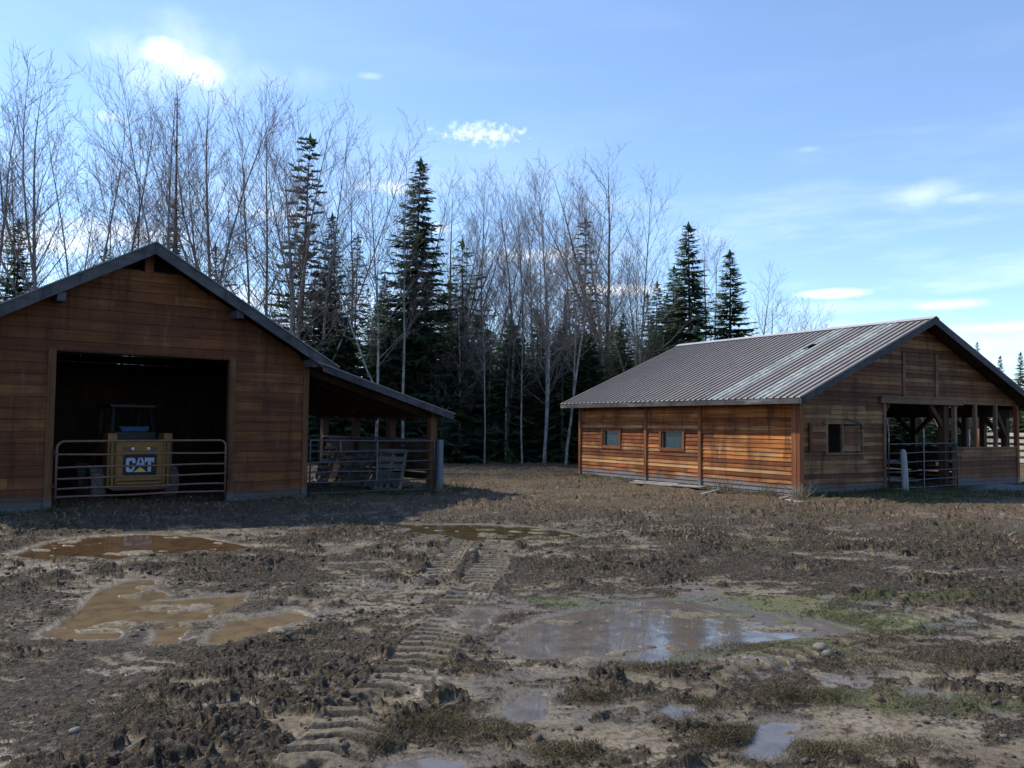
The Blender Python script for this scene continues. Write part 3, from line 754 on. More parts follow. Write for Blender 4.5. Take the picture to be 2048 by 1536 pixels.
C0 = -.12
mb = MB(); mb.box((-.50 + C0, .08, .25), (.50 + C0, 2.0, .95)); mb.box((-.40 + C0, .3, .95), (.40 + C0, 1.9, 1.1)); mb.build('body', W['black'], sk, bevel=.02)
mb = MB(); roundrect(mb, -.455 + C0, .455 + C0, .34, 1.23, 0, .10, .05); rd = mb.build('rear_door', W['yellow'], sk, bevel=.008)
mb = MB(); mb.box((-.43 + C0, -.012, .40), (.43 + C0, -.001, .425)); mb.build('door_rib', W['black'], rd)
mb = MB(); roundrect(mb, -.33 + C0, .33 + C0, .52, .97, -.012, .01, .04); pn = mb.build('badge_panel', W['black'], rd)


def poly(mb, pts, y, t=.003, m=0):
    n = len(pts); mb.add([(p[0], y, p[1]) for p in pts] + [(p[0], y + t, p[1]) for p in pts],
                         [tuple(range(n)), tuple(range(2 * n - 1, n - 1, -1))] + [(i, (i + 1) % n, (i + 1) % n + n, i + n)[::-1] for i in range(n)], .5, m)


def letters(mb, x0, z0, wd, ht, y):
    S = lambda pts, ox, w_: [(x0 + wd * (ox + p[0] * w_), z0 + ht * p[1]) for p in pts]
    # C
    for P_ in ([(0, .12), (.3, .26), (.3, .74), (0, .88)], [(0, .88), (.3, .74), (.42, .80), (.62, .80), (.78, 1), (.12, 1)], [(.62, .80), (.62, .62), (.92, .62), (.92, .88), (.78, 1)],
               [(0, .12), (.12, 0), (.50, 0), (.62, .20), (.42, .20), (.3, .26)], [(.62, .20), (.50, 0), (.66, 0), (.92, .36), (.62, .36)]): poly(mb, S(P_, 0, .36), y)
    # A
    for P_ in ([(-.06, 0.36), (.26, .36), (.44, 1), (.24, 1)], [(.56, 1), (.74, .36), (1.06, .36), (.76, 1)], [(.24, 1), (.44, 1), (.50, .78), (.56, 1), (.76, 1), (.5, 1.001)], [(.3, .5), (.36, .62), (.64, .62), (.70, .5)]): poly(mb, S(P_, .36, .30), y)
    # T
    for P_ in ([(0, .74), (1, .74), (1, 1), (0, 1)], [(.34, .0), (.68, .0), (.68, .74), (.34, .74)], [(0, .62), (.14, .62), (.14, .74), (0, .74)], [(.86, .62), (1, .62), (1, .74), (.86, .74)]): poly(mb, S(P_, .66, .34), y)


mb = MB(); letters(mb, -.275 + C0, .60, .55, .29, -.016); mb.build('badge_lettering', W['logo'], pn)
mb = MB(); poly(mb, [(-.17 + C0, .585), (.17 + C0, .585), (.0 + C0, .735)], -.021, .004); mb.build('badge_outline', W['black'], pn)
mb = MB(); poly(mb, [(-.13 + C0, .598), (.13 + C0, .598), (.0 + C0, .70)], -.0255, .004); mb.build('badge_triangle', W['logoy'], pn)
for s in (-1, 1):
    mb = MB(); roundrect(mb, C0 + s * .235 - .11, C0 + s * .235 + .11, 1.03, 1.12, -.008, .006, .01); rc = mb.build('lamp_recess', W['red'], rd)
    mb = MB(); mb.tube([(C0 + s * .155, -.03, 1.075), (C0 + s * .155, -.0085, 1.075)], .036, 16, .5); mb.build('rear_lamp', W['lamp'], rd, True)
    mb = MB(); xo = C0 + s * .545; mb.box((xo - .09, -.02, .30), (xo + .09, .35, 1.385)); mb.box((xo - .095, -.025, 1.36), (xo + .095, .36, 1.395)); mb.build('tower', W['yellow'], sk, bevel=.012)
    mb = MB(); mb.beam((xo, .3, 1.25), (xo, 2.3, .55), .12, .18); mb.build('lift_arm', W['yellow'], sk, bevel=.01)
    mb = MB()
    for dx in (-.035, .05): mb.tube([(xo + dx, -.05, .33), (xo + dx, -.05, 1.22)], .014, 6, .4)
    mb.build('guard_bar', W['rust_gate'], sk, True)
    for yy in (.55, 1.75):
        wh = empty('wheel', (C0 + s * .72, yy, .36)); wh.parent = sk
        prof = [(.20, -.13), (.33, -.15), (.36, -.11), (.365, 0), (.36, .11), (.33, .15), (.20, .13)]; mb = MB(); n = 32; vs_ = []; fs = []
        for k in range(n):
            a = 2 * math.pi * k / n; rr = 1.0 + (.03 if k % 2 else 0)
            for (r_, x_) in prof: q = r_ * (rr if r_ > .3 else 1); vs_.append((x_, q * math.cos(a), q * math.sin(a)))
        L_ = len(prof)
        for k in range(n):
            for i in range(L_ - 1): fs.append((k * L_ + i, k * L_ + i + 1, ((k + 1) % n) * L_ + i + 1, ((k + 1) % n) * L_ + i))
        mb.add(vs_, fs, .5); mb.build('tyre', W['tyre'], wh)
        mb = MB(); mb.tube([(-.08, 0, 0), (.08, 0, 0)], .21, 20, .5); mb.build('rim', W['yellow'], wh)
mb = MB(); mb.box((-.60 + C0, -.07, .27), (.60 + C0, -.0, .33)); mb.tube([(-.6 + C0, -.05, .33), (-.52 + C0, -.06, .25), (.52 + C0, -.06, .25), (.6 + C0, -.05, .33)], .02, 6, .5); mb.build('bumper', W['rust_gate'], sk)
mb = MB()
for (a, b_) in (((-.45 + C0, .45, 1.0), (-.36 + C0, .75, 1.95)), ((.45 + C0, .45, 1.0), (.36 + C0, .75, 1.95)), ((-.42 + C0, 1.8, .9), (-.38 + C0, 1.65, 1.95)), ((.42 + C0, 1.8, .9), (.38 + C0, 1.65, 1.95))): mb.beam(a, b_, .07, .07)
mb.box((-.46 + C0, .6, 1.93), (.46 + C0, 1.8, 2.0)); mb.box((-.43 + C0, .42, 1.1), (.43 + C0, .5, 1.42)); cb = mb.build('cab', W['black'], sk, bevel=.01)
mb = MB(); mb.hexa([(-.25 + C0, .44, 1.43), (.25 + C0, .44, 1.43), (.25 + C0, .46, 1.43), (-.25 + C0, .46, 1.43), (-.30 + C0, .50, 1.53), (.30 + C0, .50, 1.53), (.30 + C0, .52, 1.53), (-.30 + C0, .52, 1.53)]); mb.build('rear_window', W['reflglass'], cb)

# ------------------------------------------------------------------ right barn (local x = along the gable, y = along the long wall)
RX, RY, RH = 6.712, 19.876, R(31.041)
RL, RW, REZ, RPZ, ROE, ROG = 8.749, 9.252, 2.33, 4.518, .469, .456
rroot = empty('barn', (RX, RY, 0), RH, 'right brown open barn with ribbed taupe metal roof', 'barn')
rs_ = (RPZ - REZ) / (RW / 2 + ROE)
rz_ = lambda b: RPZ - abs(b - RW / 2) * rs_
WINS = [(3.94, 4.80, 1.05, 1.50), (6.70, 7.50, 1.04, 1.50)]
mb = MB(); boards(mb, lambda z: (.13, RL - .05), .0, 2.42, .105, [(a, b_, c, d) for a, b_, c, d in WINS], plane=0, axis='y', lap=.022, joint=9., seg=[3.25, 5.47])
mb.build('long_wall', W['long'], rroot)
for (a, b_, c, d) in WINS:
    mb = MB(); mb.box((-.045, a - .08, c - .085), (.05, b_ + .08, c)); mb.box((-.05, a - .12, d), (.05, b_ + .12, d + .09)); mb.box((-.045, a - .08, c), (.05, a, d)); mb.box((-.045, b_, c), (.05, b_ + .08, d))
    f = mb.build('window', W['trimv'], rroot)
    mb = MB(); mb.box((.035, a, c), (.043, b_, d)); mb.build('pane', W['glassb'], f)
    mb = MB(); mb.box((-.02, b_ - .06, c), (.03, b_ - .03, d)); mb.build('sash', W['trimx'], f)
for y in (3.25, 5.47, 8.70):
    mb = MB(); mb.box((-.06, y - .055, -.02), (-.001, y + .055, 2.3)); mb.build('batten', W['trimv'], rroot, bevel=.006)
mb = MB(); mb.box((-.055, .05, -.02), (-.0, .19, 2.3)); mb.build('corner_board', W['trimv'], rroot, bevel=.006)
mb = MB(); mb.box((-.05, -.06, -.02), (.09, .045, 2.35)); mb.build('corner_board', W['trimv'], rroot, bevel=.01)


def rrng(z):
    hw = (RPZ - .14 - z) / rs_; return max(.09, RW / 2 - hw), min(RW - .1, RW / 2 + hw)


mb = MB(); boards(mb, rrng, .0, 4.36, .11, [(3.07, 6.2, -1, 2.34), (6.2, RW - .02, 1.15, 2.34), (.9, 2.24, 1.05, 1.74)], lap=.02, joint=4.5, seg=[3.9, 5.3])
for q in ((.10, .85, 0, 2.3), (2.3, 3.05, 0, 2.3), (.85, 2.3, 0, .98), (.85, 2.3, 1.85, 2.3), (6.2, RW - .12, 0, 1.1)): mb.box((q[0], .02, q[2]), (q[1], .035, q[3]))  # thin liner sheets added behind the boards to block light slits
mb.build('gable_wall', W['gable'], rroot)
mb = MB(); mb.box((.2, .75, -.02), (3.0, .78, 2.3)); mb.build('added_dark_sheet', W['deck'], rroot)  # dark sheet added behind the window so the opening looks unlit
mb = MB(); boards(mb, rrng, .0, 4.36, .11, [(3.5, 5.5, -1, .01)], plane=RL, flip=-1); mb.build('back_wall', W['gable'], rroot)
for u in (3.07, 6.10):
    mb = MB(); mb.box((u, -.05, -.02), (u + .10, .06, 2.34)); mb.build('door_jamb', W['trimx'], rroot, bevel=.006)
mb = MB(); mb.box((2.90, -.11, 2.28), (6.42, -.045, 2.42)); mb.box((2.95, -.12, 2.421), (6.38, -.04, 2.46), m=0); mb.build('door_track_board', W['trimx'], rroot, bevel=.008)
for u in (3.87, 5.27):
    mb = MB(); mb.box((u, -.05, 2.465), (u + .10, -.002, 3.62)); mb.build('gable_batten', W['trimx'], rroot, bevel=.005)
for u in (7.16, 8.16):
    mb = MB(); mb.box((u - .04, -.02, 1.15), (u + .05, .07, 2.34)); mb.build('stud', W['trimx'], rroot, bevel=.005)
mb = MB(); mb.box((RW - .11, -.05, -.02), (RW + .01, .06, 2.35)); mb.build('corner_board', W['trimv'], rroot, bevel=.01)
mb = MB(); mb.box((6.2, -.035, 1.12), (RW - .1, .08, 1.16)); mb.build('sill', W['trimx'], rroot)
mb = MB(); mb.box((6.2, -.028, 2.325), (RW - .1, .06, 2.36)); mb.build('window_head', W['trimx'], rroot)
for a_, b_ in (((.0, -.03, -.08), (3.05, .1, .06)), ((6.2, -.05, -.08), (RW, .1, .08)), ((-.03, 0.1, -.08), (.08, RL, .05))):
    mb = MB(); mb.box(a_, b_); mb.build('foundation', W['concrete'], rroot)
# shuttered window
mb = MB(); mb.box((.86, -.05, 1.0), (2.28, .02, 1.055)); mb.box((.84, -.05, 1.74), (2.3, .02, 1.83)); mb.box((.88, -.045, 1.055), (.96, .02, 1.74)); mb.box((1.47, -.045, 1.055), (1.53, .02, 1.74)); mb.box((2.22, -.045, 1.055), (2.28, .02, 1.74))
f = mb.build('window', W['trimx'], rroot, bevel=.004)
mb = MB(); boards(mb, lambda z: (1.535, 2.2), 1.08, 1.72, .155, plane=-.02, lap=.018); mb.build('closed_shutter', W['gable'], f)
mb = MB(); boards(mb, lambda z: (.37, .86), 1.10, 1.72, .15, plane=-.05, lap=.018); mb.box((.28, -.075, 1.06), (.37, -.035, 1.76)); mb.build('open_shutter', W['gable'], f)
for (u, z) in ((2.2, 1.62), (2.2, 1.12), (.3, 1.62)):
    mb = MB(); mb.box((u - .03, -.07, z), (u + .05, -.05, z + .07)); mb.build('strap_hinge', W['iron'], f)
mb = MB(); mb.beam((1.62, -.06, 1.86), (2.12, -.06, 1.77), .015, .03); mb.build('prop_stick', W['iron'], f)

# timber frame inside
def post(b_, a, h=2.2, w_=.17, nm='post', m='frame'):
    mb = MB(); mb.box((b_ - w_ / 2, a - w_ / 2, -.05), (b_ + w_ / 2, a + w_ / 2, h)); mb.build(nm, W[m], rroot, bevel=.008)


for a in (.30, 3.18, 6.0, 8.6):
    post(RW - .1, a); post(.12, a, 2.25)
for a in (.95, 1.5): post(RW - .1, a, 2.2, .15)
post(6.0, .22, 2.75, .2); post(3.22, .22, 2.75, .12); post(6.0, 4.4, 3.6, .2); post(3.22, 8.5, 3.6, .2); post(6.0, 8.5, 3.6, .2)
mb = MB(); mb.box((RW - .19, .1, 2.0), (RW - .03, RL - .05, 2.22)); mb.box((.03, .1, 2.25), (.18, RL, 2.38)); mb.build('eave_beam', W['frame'], rroot)
mb = MB(); mb.box((5.9, .12, 2.76), (6.1, RL - .05, 2.98)); mb.box((3.12, .12, 2.76), (3.32, RL - .05, 2.98)); mb.build('purlin_beam', W['frame'], rroot)
mb = MB()
for y in (.24, 4.4, 8.5): mb.box((.2, y - .07, 2.41), (RW - .2, y + .07, 2.58))
mb.build('tie_beam', W['frame'], rroot)


def brace(p, q):
    mb = MB(); mb.beam(p, q, .09, .13); mb.build('brace', W['frame'], rroot)


for a in (3.18, 6.0):
    for s in (-1, 1): brace((RW - .1, a, 1.45), (RW - .1, a + s * .65, 2.08))
brace((RW - .1, .3, 1.35), (RW - .1, 1.0, 2.08)); brace((RW - .1, 1.5, 1.6), (RW - .1, 1.95, 2.08))
brace((6.0, .22, 1.65), (5.3, .22, 2.4)); brace((3.22, .22, 1.85), (3.7, .22, 2.4)); brace((6.0, .22, 1.75), (6.0, .95, 2.6)); brace((RW - .15, .26, 1.45), (8.45, .26, 2.38)); brace((6.0, 4.4, 1.9), (5.3, 4.4, 2.5)); brace((6.0, 4.4, 1.9), (6.7, 4.4, 2.5))
mb = MB(); zz = .05
for k in range(7):
    segs = [(.4, 3.1), (3.27, 5.9), (6.1, 8.5)]
    if k == 3: segs = [(.4, 2.15), (2.5, 3.1), (3.27, 5.9), (6.1, 8.5)]
    for (a, b_) in segs: mb.box((RW - .05, a, zz), (RW - .02, b_, zz + .145 - (.03 if k in (1, 3) else .0)))
    zz += .15
mb.build('half_wall', W['leftside'], rroot)
mb = MB()
for k in range(12): # rafters
    y = .2 + k * .75
    for s in (-1, 1): mb.beam((RW / 2, y, RPZ - .16), (RW / 2 + s * (RW / 2 + .35), y, RPZ - .16 - (RW / 2 + .35) * rs_), .05, .14)
mb.build('rafter', W['deck'], rroot)
# roof: ribbed sheets, each slope its own mesh
Y0, Y1 = -ROG - .02, RL + ROG + .02
NR = 48; PITCH_R = (Y1 - Y0) / NR; BH0 = 4
STRIP = {12: 1, 13: 1, 14: 1, 6: 2, 7: 2, 5: 2}


def slope(s):
    mb = MB(); nn = 10
    e = RW / 2 + s * (RW / 2 + ROE)
    for k in range(NR):
        y = Y0 + k * PITCH_R
        prof = [(0, 0), (.010, .036), (.040, .036), (.050, 0), (.115, 0), (.12, .005), (.125, 0), (PITCH_R, 0)]
        mi = 0
        if s < 0 and k in STRIP: mi = 2
        nseg = 1 if not (s < 0 and k == 13) else 12
        for q in range(nseg):
            if nseg > 1 and q in (8,): continue   # missing piece of the translucent sheet
            t0, t1 = q / nseg, (q + 1) / nseg
            b0 = RW / 2 + (e - RW / 2) * (1 - t0); b1 = RW / 2 + (e - RW / 2) * (1 - t1)
            lift = 0 if nseg == 1 else rng.uniform(0, .006)
            vs_ = [(b0, y + py, rz_(b0) + pz + lift) for py, pz in prof] + [(b1, y + py, rz_(b1) + pz + lift) for py, pz in prof]
            n = len(prof); fs = [(i, i + 1, i + 1 + n, i + n) if s < 0 else (i + n, i + 1 + n, i + 1, i) for i in range(n - 1)]
            for i, f in enumerate(fs):
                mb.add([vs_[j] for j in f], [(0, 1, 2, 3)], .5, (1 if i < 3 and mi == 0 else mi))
    return mb


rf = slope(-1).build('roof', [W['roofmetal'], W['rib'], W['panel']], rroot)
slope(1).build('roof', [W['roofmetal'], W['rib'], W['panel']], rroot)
mb = MB()
for s in (-1, 1):
    b_ = RW / 2 + s * .16
    mb.hexa([(RW / 2, Y0 - .02, RPZ + .035), (b_, Y0 - .02, rz_(b_) + .034), (b_, Y1 + .02, rz_(b_) + .034), (RW / 2, Y1 + .02, RPZ + .035), (RW / 2, Y0 - .02, RPZ + .045), (b_, Y0 - .02, rz_(b_) + .044), (b_, Y1 + .02, rz_(b_) + .044), (RW / 2, Y1 + .02, RPZ + .045)])
mb.build('ridge_cap', W['ridge'], rroot)
mb = MB()
for (a0, a1) in ((Y0 + .03, 1.85), (2.42, Y1 - .03)):
    for s in (-1, 1):
        e = RW / 2 + s * (RW / 2 + ROE - .04); c0 = RW / 2 + (e - RW / 2) * .0
        mb.hexa([(c0, a0, rz_(c0) - .06), (e, a0, rz_(e) - .06), (e, a1, rz_(e) - .06), (c0, a1, rz_(c0) - .06), (c0, a0, rz_(c0) - .012), (e, a0, rz_(e) - .012), (e, a1, rz_(e) - .012), (c0, a1, rz_(c0) - .012)])
mb.build('roof_deck', W['deck'], rroot)
for s in (-1, 1):
    e = RW / 2 + s * (RW / 2 + ROE - .01)
    mb = MB(); mb.box((min(e, e - s * .035), Y0 + .02, REZ - .135), (max(e, e - s * .035), Y1 - .02, REZ - .012)); mb.build('eave_board', W['fasciay'], rroot)
    mb = MB(); e = RW / 2 + s * (RW / 2 + ROE - .05)
    mb.hexa([(RW / 2, Y0 + .002, RPZ - .17), (e, Y0 + .002, rz_(e) - .17), (e, Y0 + .04, rz_(e) - .17), (RW / 2, Y0 + .04, RPZ - .17), (RW / 2, Y0 + .002, RPZ - .014), (e, Y0 + .002, rz_(e) - .014), (e, Y0 + .04, rz_(e) - .014), (RW / 2, Y0 + .04, RPZ - .014)])
    mb.build('bargeboard', W['fascia'], rroot)


def loc_r(b_, a, z=0.): c, s = math.cos(RH), math.sin(RH); return (RX + b_ * c - a * s, RY + b_ * s + a * c, z)


g = gate('farm_gate', loc_r(3.2, -.08), RH, 2.92, [.12, .30, .54, .78, 1.02, 1.25], [.15, .36, .59, .82, 1.04, 1.27], ((1.42, .14, 1.25),), W['steel_gate'], 'bluish steel pipe gate in the doorway of the right barn', .015, False)
mb = MB(); mb.tube([(2.9, 0, .80), (3.02, -.03, .95), (3.08, -.02, .86)], .01, 6, .4); mb.build('chain', W['iron'], g, True)
# grey round post in front of the gate
px_, py_ = gp(1809, 989)
mb = MB(); mb.tube([(0.03, 0, -.2), (0.02, 0, .3), (0, 0, .7), (-.02, 0, 1.02), (-.025, 0, 1.10), (-.025, 0, 1.13)], [.082, .08, .078, .078, .06, .02], 14, .6)
o = mb.build('wooden_post', W['greyz'], None, True); o.location = (px_, py_, 0); tag(o, 'round grey wooden post standing in front of the right barn gate', 'post')
# low slab by the gable foot
mb = MB(); n = 30
for i in range(n):
    pass
sx0, sy0 = gp(1938, 985); sx1, sy1 = gp(2110, 985); dl = math.hypot(sx1 - sx0, sy1 - sy0)
pr = [(-.35, 0), (-.33, .12), (-.2, .23), (.0, .27), (.2, .24), (.33, .12), (.35, 0)]
vs_ = []; nn = 20
for k in range(nn + 1):
    t = k / nn; hgt = (.35 + .65 * min(1, t * 5)) * (1 - .25 * t)
    for (a, b_) in pr: vs_.append((t * dl, a + .05 * math.sin(t * 9), b_ * hgt * (1 + .25 * (vn(np.array([t * 14.]), np.array([a * 6]))[0] - .5)) - .02))
fs = [(k * 7 + i, (k + 1) * 7 + i, (k + 1) * 7 + i + 1, k * 7 + i + 1)[::-1] for k in range(nn) for i in range(6)] + [tuple(range(7))]
mb.add(vs_, fs, .5); o = mb.build('concrete_slab', W['concrete'], None, True); o.location = (sx0, sy0, 0); o.rotation_euler = (0, 0, math.atan2(sy1 - sy0, sx1 - sx0))
tag(o, 'low grey slab lying along the foot of the right barn gable', 'slab')
# pale boards added to stand for lit patches inside the right barn doorway
for (b_, a, z, l, rz, lab) in ((7.2, 2.6, .62, .9, .2, 'pale board added as a lit patch inside the right barn, behind the gate'), (6.6, 1.9, .16, 1.3, -.1, 'long pale board added as a lit patch low inside the right barn')):
    mb = MB(); mb.box((-l / 2, -.05, -.04), (l / 2, .05, .04)); mb.box((-l / 2 + .1, -.09, .045), (l / 2 - .25, .02, .075)); o = mb.build('lit_patch_board', W['white'], bevel=.005); o.location = loc_r(b_, a, z); o.rotation_euler = (0, .05, RH + rz)
    tag(o, lab, 'board')
# planks by the long wall
c = [gp(1262, 970), gp(1268, 975), gp(1413, 986), gp(1400, 979)]
p0 = Vector((*gp(1264, 972), .10)); p1 = Vector((*gp(1408, 982), .10))
mb = MB(); mb.beam((0, 0, 0), (p1 - p0), .30, .035); mb.beam(Vector((.1, .12, .035)), (p1 - p0) * .62 + Vector((.1, .12, .03)), .16, .02); o = mb.build('plank', W['white'], bevel=.004); o.location = p0
tag(o, 'long pale plank lying on the ground along the orange long wall', 'plank')
for (a, b_, wdt, lab) in (((1403, 996), (1440, 986), .06, 'thin pale stick on the ground just right of the long plank'), ((1560, 1004), (1576, 1002), .05, 'small pale sliver of wood near the right barn corner'), ((1578, 1010), (1604, 1013), .11, 'white scrap of board near the right barn corner')):
    p0 = Vector((*gp(*a), .09)); p1 = Vector((*gp(*b_), .09)); mb = MB(); mb.beam((0, 0, 0), p1 - p0, wdt, .03)
    if wdt > .1: mb.beam((0.05, .25, .0), (p1 - p0) * .5 + Vector((0, .1, .03)), .12, .02)
    o = mb.build('wood_scrap', W['white'], bevel=.004); o.location = p0; tag(o, lab, 'wood')

# ------------------------------------------------------------------ fence on the right
def fence(p, q, label, posts=8, rows=5, hgt=1.5):
    p, q = Vector((*p, 0)), Vector((*q, 0)); d = q - p; L_ = d.length
    f = empty('plank_fence', p, math.atan2(d.y, d.x), label, 'fence'); step = L_ / (posts - 1)
    for k in range(rows):
        z = .12 + k * hgt / rows * 1.0
        for i in range(posts - 1):
            mb = MB(); mb.box((i * step + .01, -.02, z + rng.uniform(-.02, .02)), ((i + 1) * step - .01, .02, z + .17)); mb.build('board', W['white'], f)
    for i in range(posts):
        mb = MB(); mb.box((i * step - .07, .021, -.1), (i * step + .07, .15, hgt + .06)); mb.build('post', W['greyz'], f)


fence(gp(1962, 925), gp(2330, 945), 'whitish plank fence at the right edge beyond the right barn')
for (x, yb, h, r_, m, lab) in ((1936, 922, 1.62, .11, W['white'], 'pale round post standing beyond the right barn openings'), (1960, 924, 1.68, .13, W['trimv'], 'reddish post at the left end of the plank fence')):
    p = gp(x, yb); mb = MB(); mb.tube([(0, 0, -.1), (0, 0, h * .6), (.01, 0, h)], [r_, r_ * .95, r_ * .85], 12, .6); o = mb.build('fence_post', m, None, True); o.location = (*p, 0); tag(o, lab, 'post')
# ------------------------------------------------------------------ trees
class Twigs:
    """fast accumulation of thin tapered tubes"""
    def __init__(s): s.v = []; s.f = []

    def tube(s, pts, rads, n=3):
        b = len(s.v); pr = None
        for i, p in enumerate(pts):
            d = (pts[min(i + 1, len(pts) - 1)] - pts[max(i - 1, 0)]).normalized()
            a = pr if pr is not None else (Vector((0, 0, 1)) if abs(d.z) < .9 else Vector((1, 0, 0)))
            sx = (a - d * a.dot(d)).normalized(); sy = d.cross(sx); pr = sx
            for k in range(n):
                t = 6.28318 * k / n; s.v.append(p + (sx * math.cos(t) + sy * math.sin(t)) * rads[i])
        for i in range(len(pts) - 1):
            for k in range(n): s.f.append((b + i * n + k, b + i * n + (k + 1) % n, b + (i + 1) * n + (k + 1) % n, b + (i + 1) * n + k))


def path(rg, p, d, L, nseg, up, wob):
    pts = [p.copy()]; d = d.copy()
    for i in range(nseg):
        d = (d + Vector((rg.gauss(0, wob), rg.gauss(0, wob), up + rg.gauss(0, wob)))).normalized(); p = p + d * (L / nseg); pts.append(p.copy())
    return pts


def side_dir(rg, d, ang):
    a = Vector((rg.gauss(0, 1), rg.gauss(0, 1), rg.gauss(0, .5))); a = (a - d * a.dot(d)).normalized()
    return (d * math.cos(ang) + a * math.sin(ang)).normalized()


def mk_mesh(name, tw, m, smooth_=True):
    me = bpy.data.meshes.new(name); me.from_pydata([tuple(v) for v in tw.v], [], tw.f); me.materials.append(m)
    me.polygons.foreach_set('use_smooth', [smooth_] * len(me.polygons)); me.update(); return me


def bare_tree(seed, H=16., r0=.13, forks=0, first=.3, spread=.62, nb=26, dens=1., barkm=None, lean=.02):
    rg = random.Random(seed); tr = Twigs(); cr = Twigs()
    leaders = []
    main = path(rg, Vector((0, 0, -.3)), Vector((lean, 0, 1)).normalized(), H, 12, .03, .035)
    leaders.append((main, r0, 0))
    for k in range(forks):
        i = rg.randint(2, 5); p = main[i]; a = rg.uniform(0, 6.28); d = Vector((math.cos(a) * .42, math.sin(a) * .42, 1)).normalized()
        L = (H - p.z) * rg.uniform(.8, .98); leaders.append((path(rg, p, d, L, 9, .05, .04), r0 * (1 - i / 14) * .72, i))
    for pts, r, _ in leaders:
        n = len(pts); tr.tube(pts, [r * max(.035, (1 - i / (n - 1)) ** .85) for i in range(n)], 7)
    for li, (pts, r, _) in enumerate(leaders):
        n = len(pts) - 1; cnt = int(nb * (1 if li == 0 else .75))
        for b in range(cnt):
            t = first + (1 - first) * (b + rg.random()) / cnt if li == 0 else .12 + .86 * (b + rg.random()) / cnt
            f = t * n; i = min(int(f), n - 1); p = pts[i].lerp(pts[i + 1], f - i); d0 = (pts[i + 1] - pts[i]).normalized()
            ang = rg.uniform(.55, 1.0) * spread / .62 * (1.15 - .45 * t)
            d = side_dir(rg, d0, ang); L = H * (.33 * (1 - t) ** .62 + .055) * rg.uniform(.6, 1.15) * (1 if li == 0 else .8)
            rb = max(.009, r * (1 - t) ** .85 * .33 * rg.uniform(.7, 1.1) + .006)
            bp = path(rg, p, d, L, 6, .075, .07); cr.tube(bp, [rb * (1 - k / 7.5) for k in range(7)], 4)
            n2 = max(3, int(L * 2.9 * dens))
            for q in range(n2):
                t2 = .15 + .85 * (q + rg.random()) / n2; f2 = t2 * 6; j = min(int(f2), 5); p2 = bp[j].lerp(bp[j + 1], f2 - j); d2 = (bp[j + 1] - bp[j]).normalized()
                L2 = (L * .42 * (1 - t2 * .6) + .25) * rg.uniform(.6, 1.2); dd = side_dir(rg, d2, rg.uniform(.4, .85))
                sp_ = path(rg, p2, dd, L2, 4, .07, .12); r2_ = max(.007, rb * .38 * (1 - t2 * .4)); cr.tube(sp_, [r2_, r2_ * .85, r2_ * .7, r2_ * .55, r2_ * .4], 3)
                n3 = max(2, int(L2 * 4.0 * dens))
                for w_ in range(n3):
                    t3 = .15 + .85 * (w_ + rg.random()) / n3; f3 = t3 * 4; k3 = min(int(f3), 3); p3 = sp_[k3].lerp(sp_[k3 + 1], f3 - k3); d3 = (sp_[k3 + 1] - sp_[k3]).normalized()
                    L3 = rg.uniform(.22, .65); tp = path(rg, p3, side_dir(rg, d3, rg.uniform(.35, .8)), L3, 2, .12, .16); cr.tube(tp, [.0056, .0047, .0028], 3)
    return mk_mesh('bare_trunk', tr, barkm or BARK_W), mk_mesh('bare_crown', cr, BARK_T), H


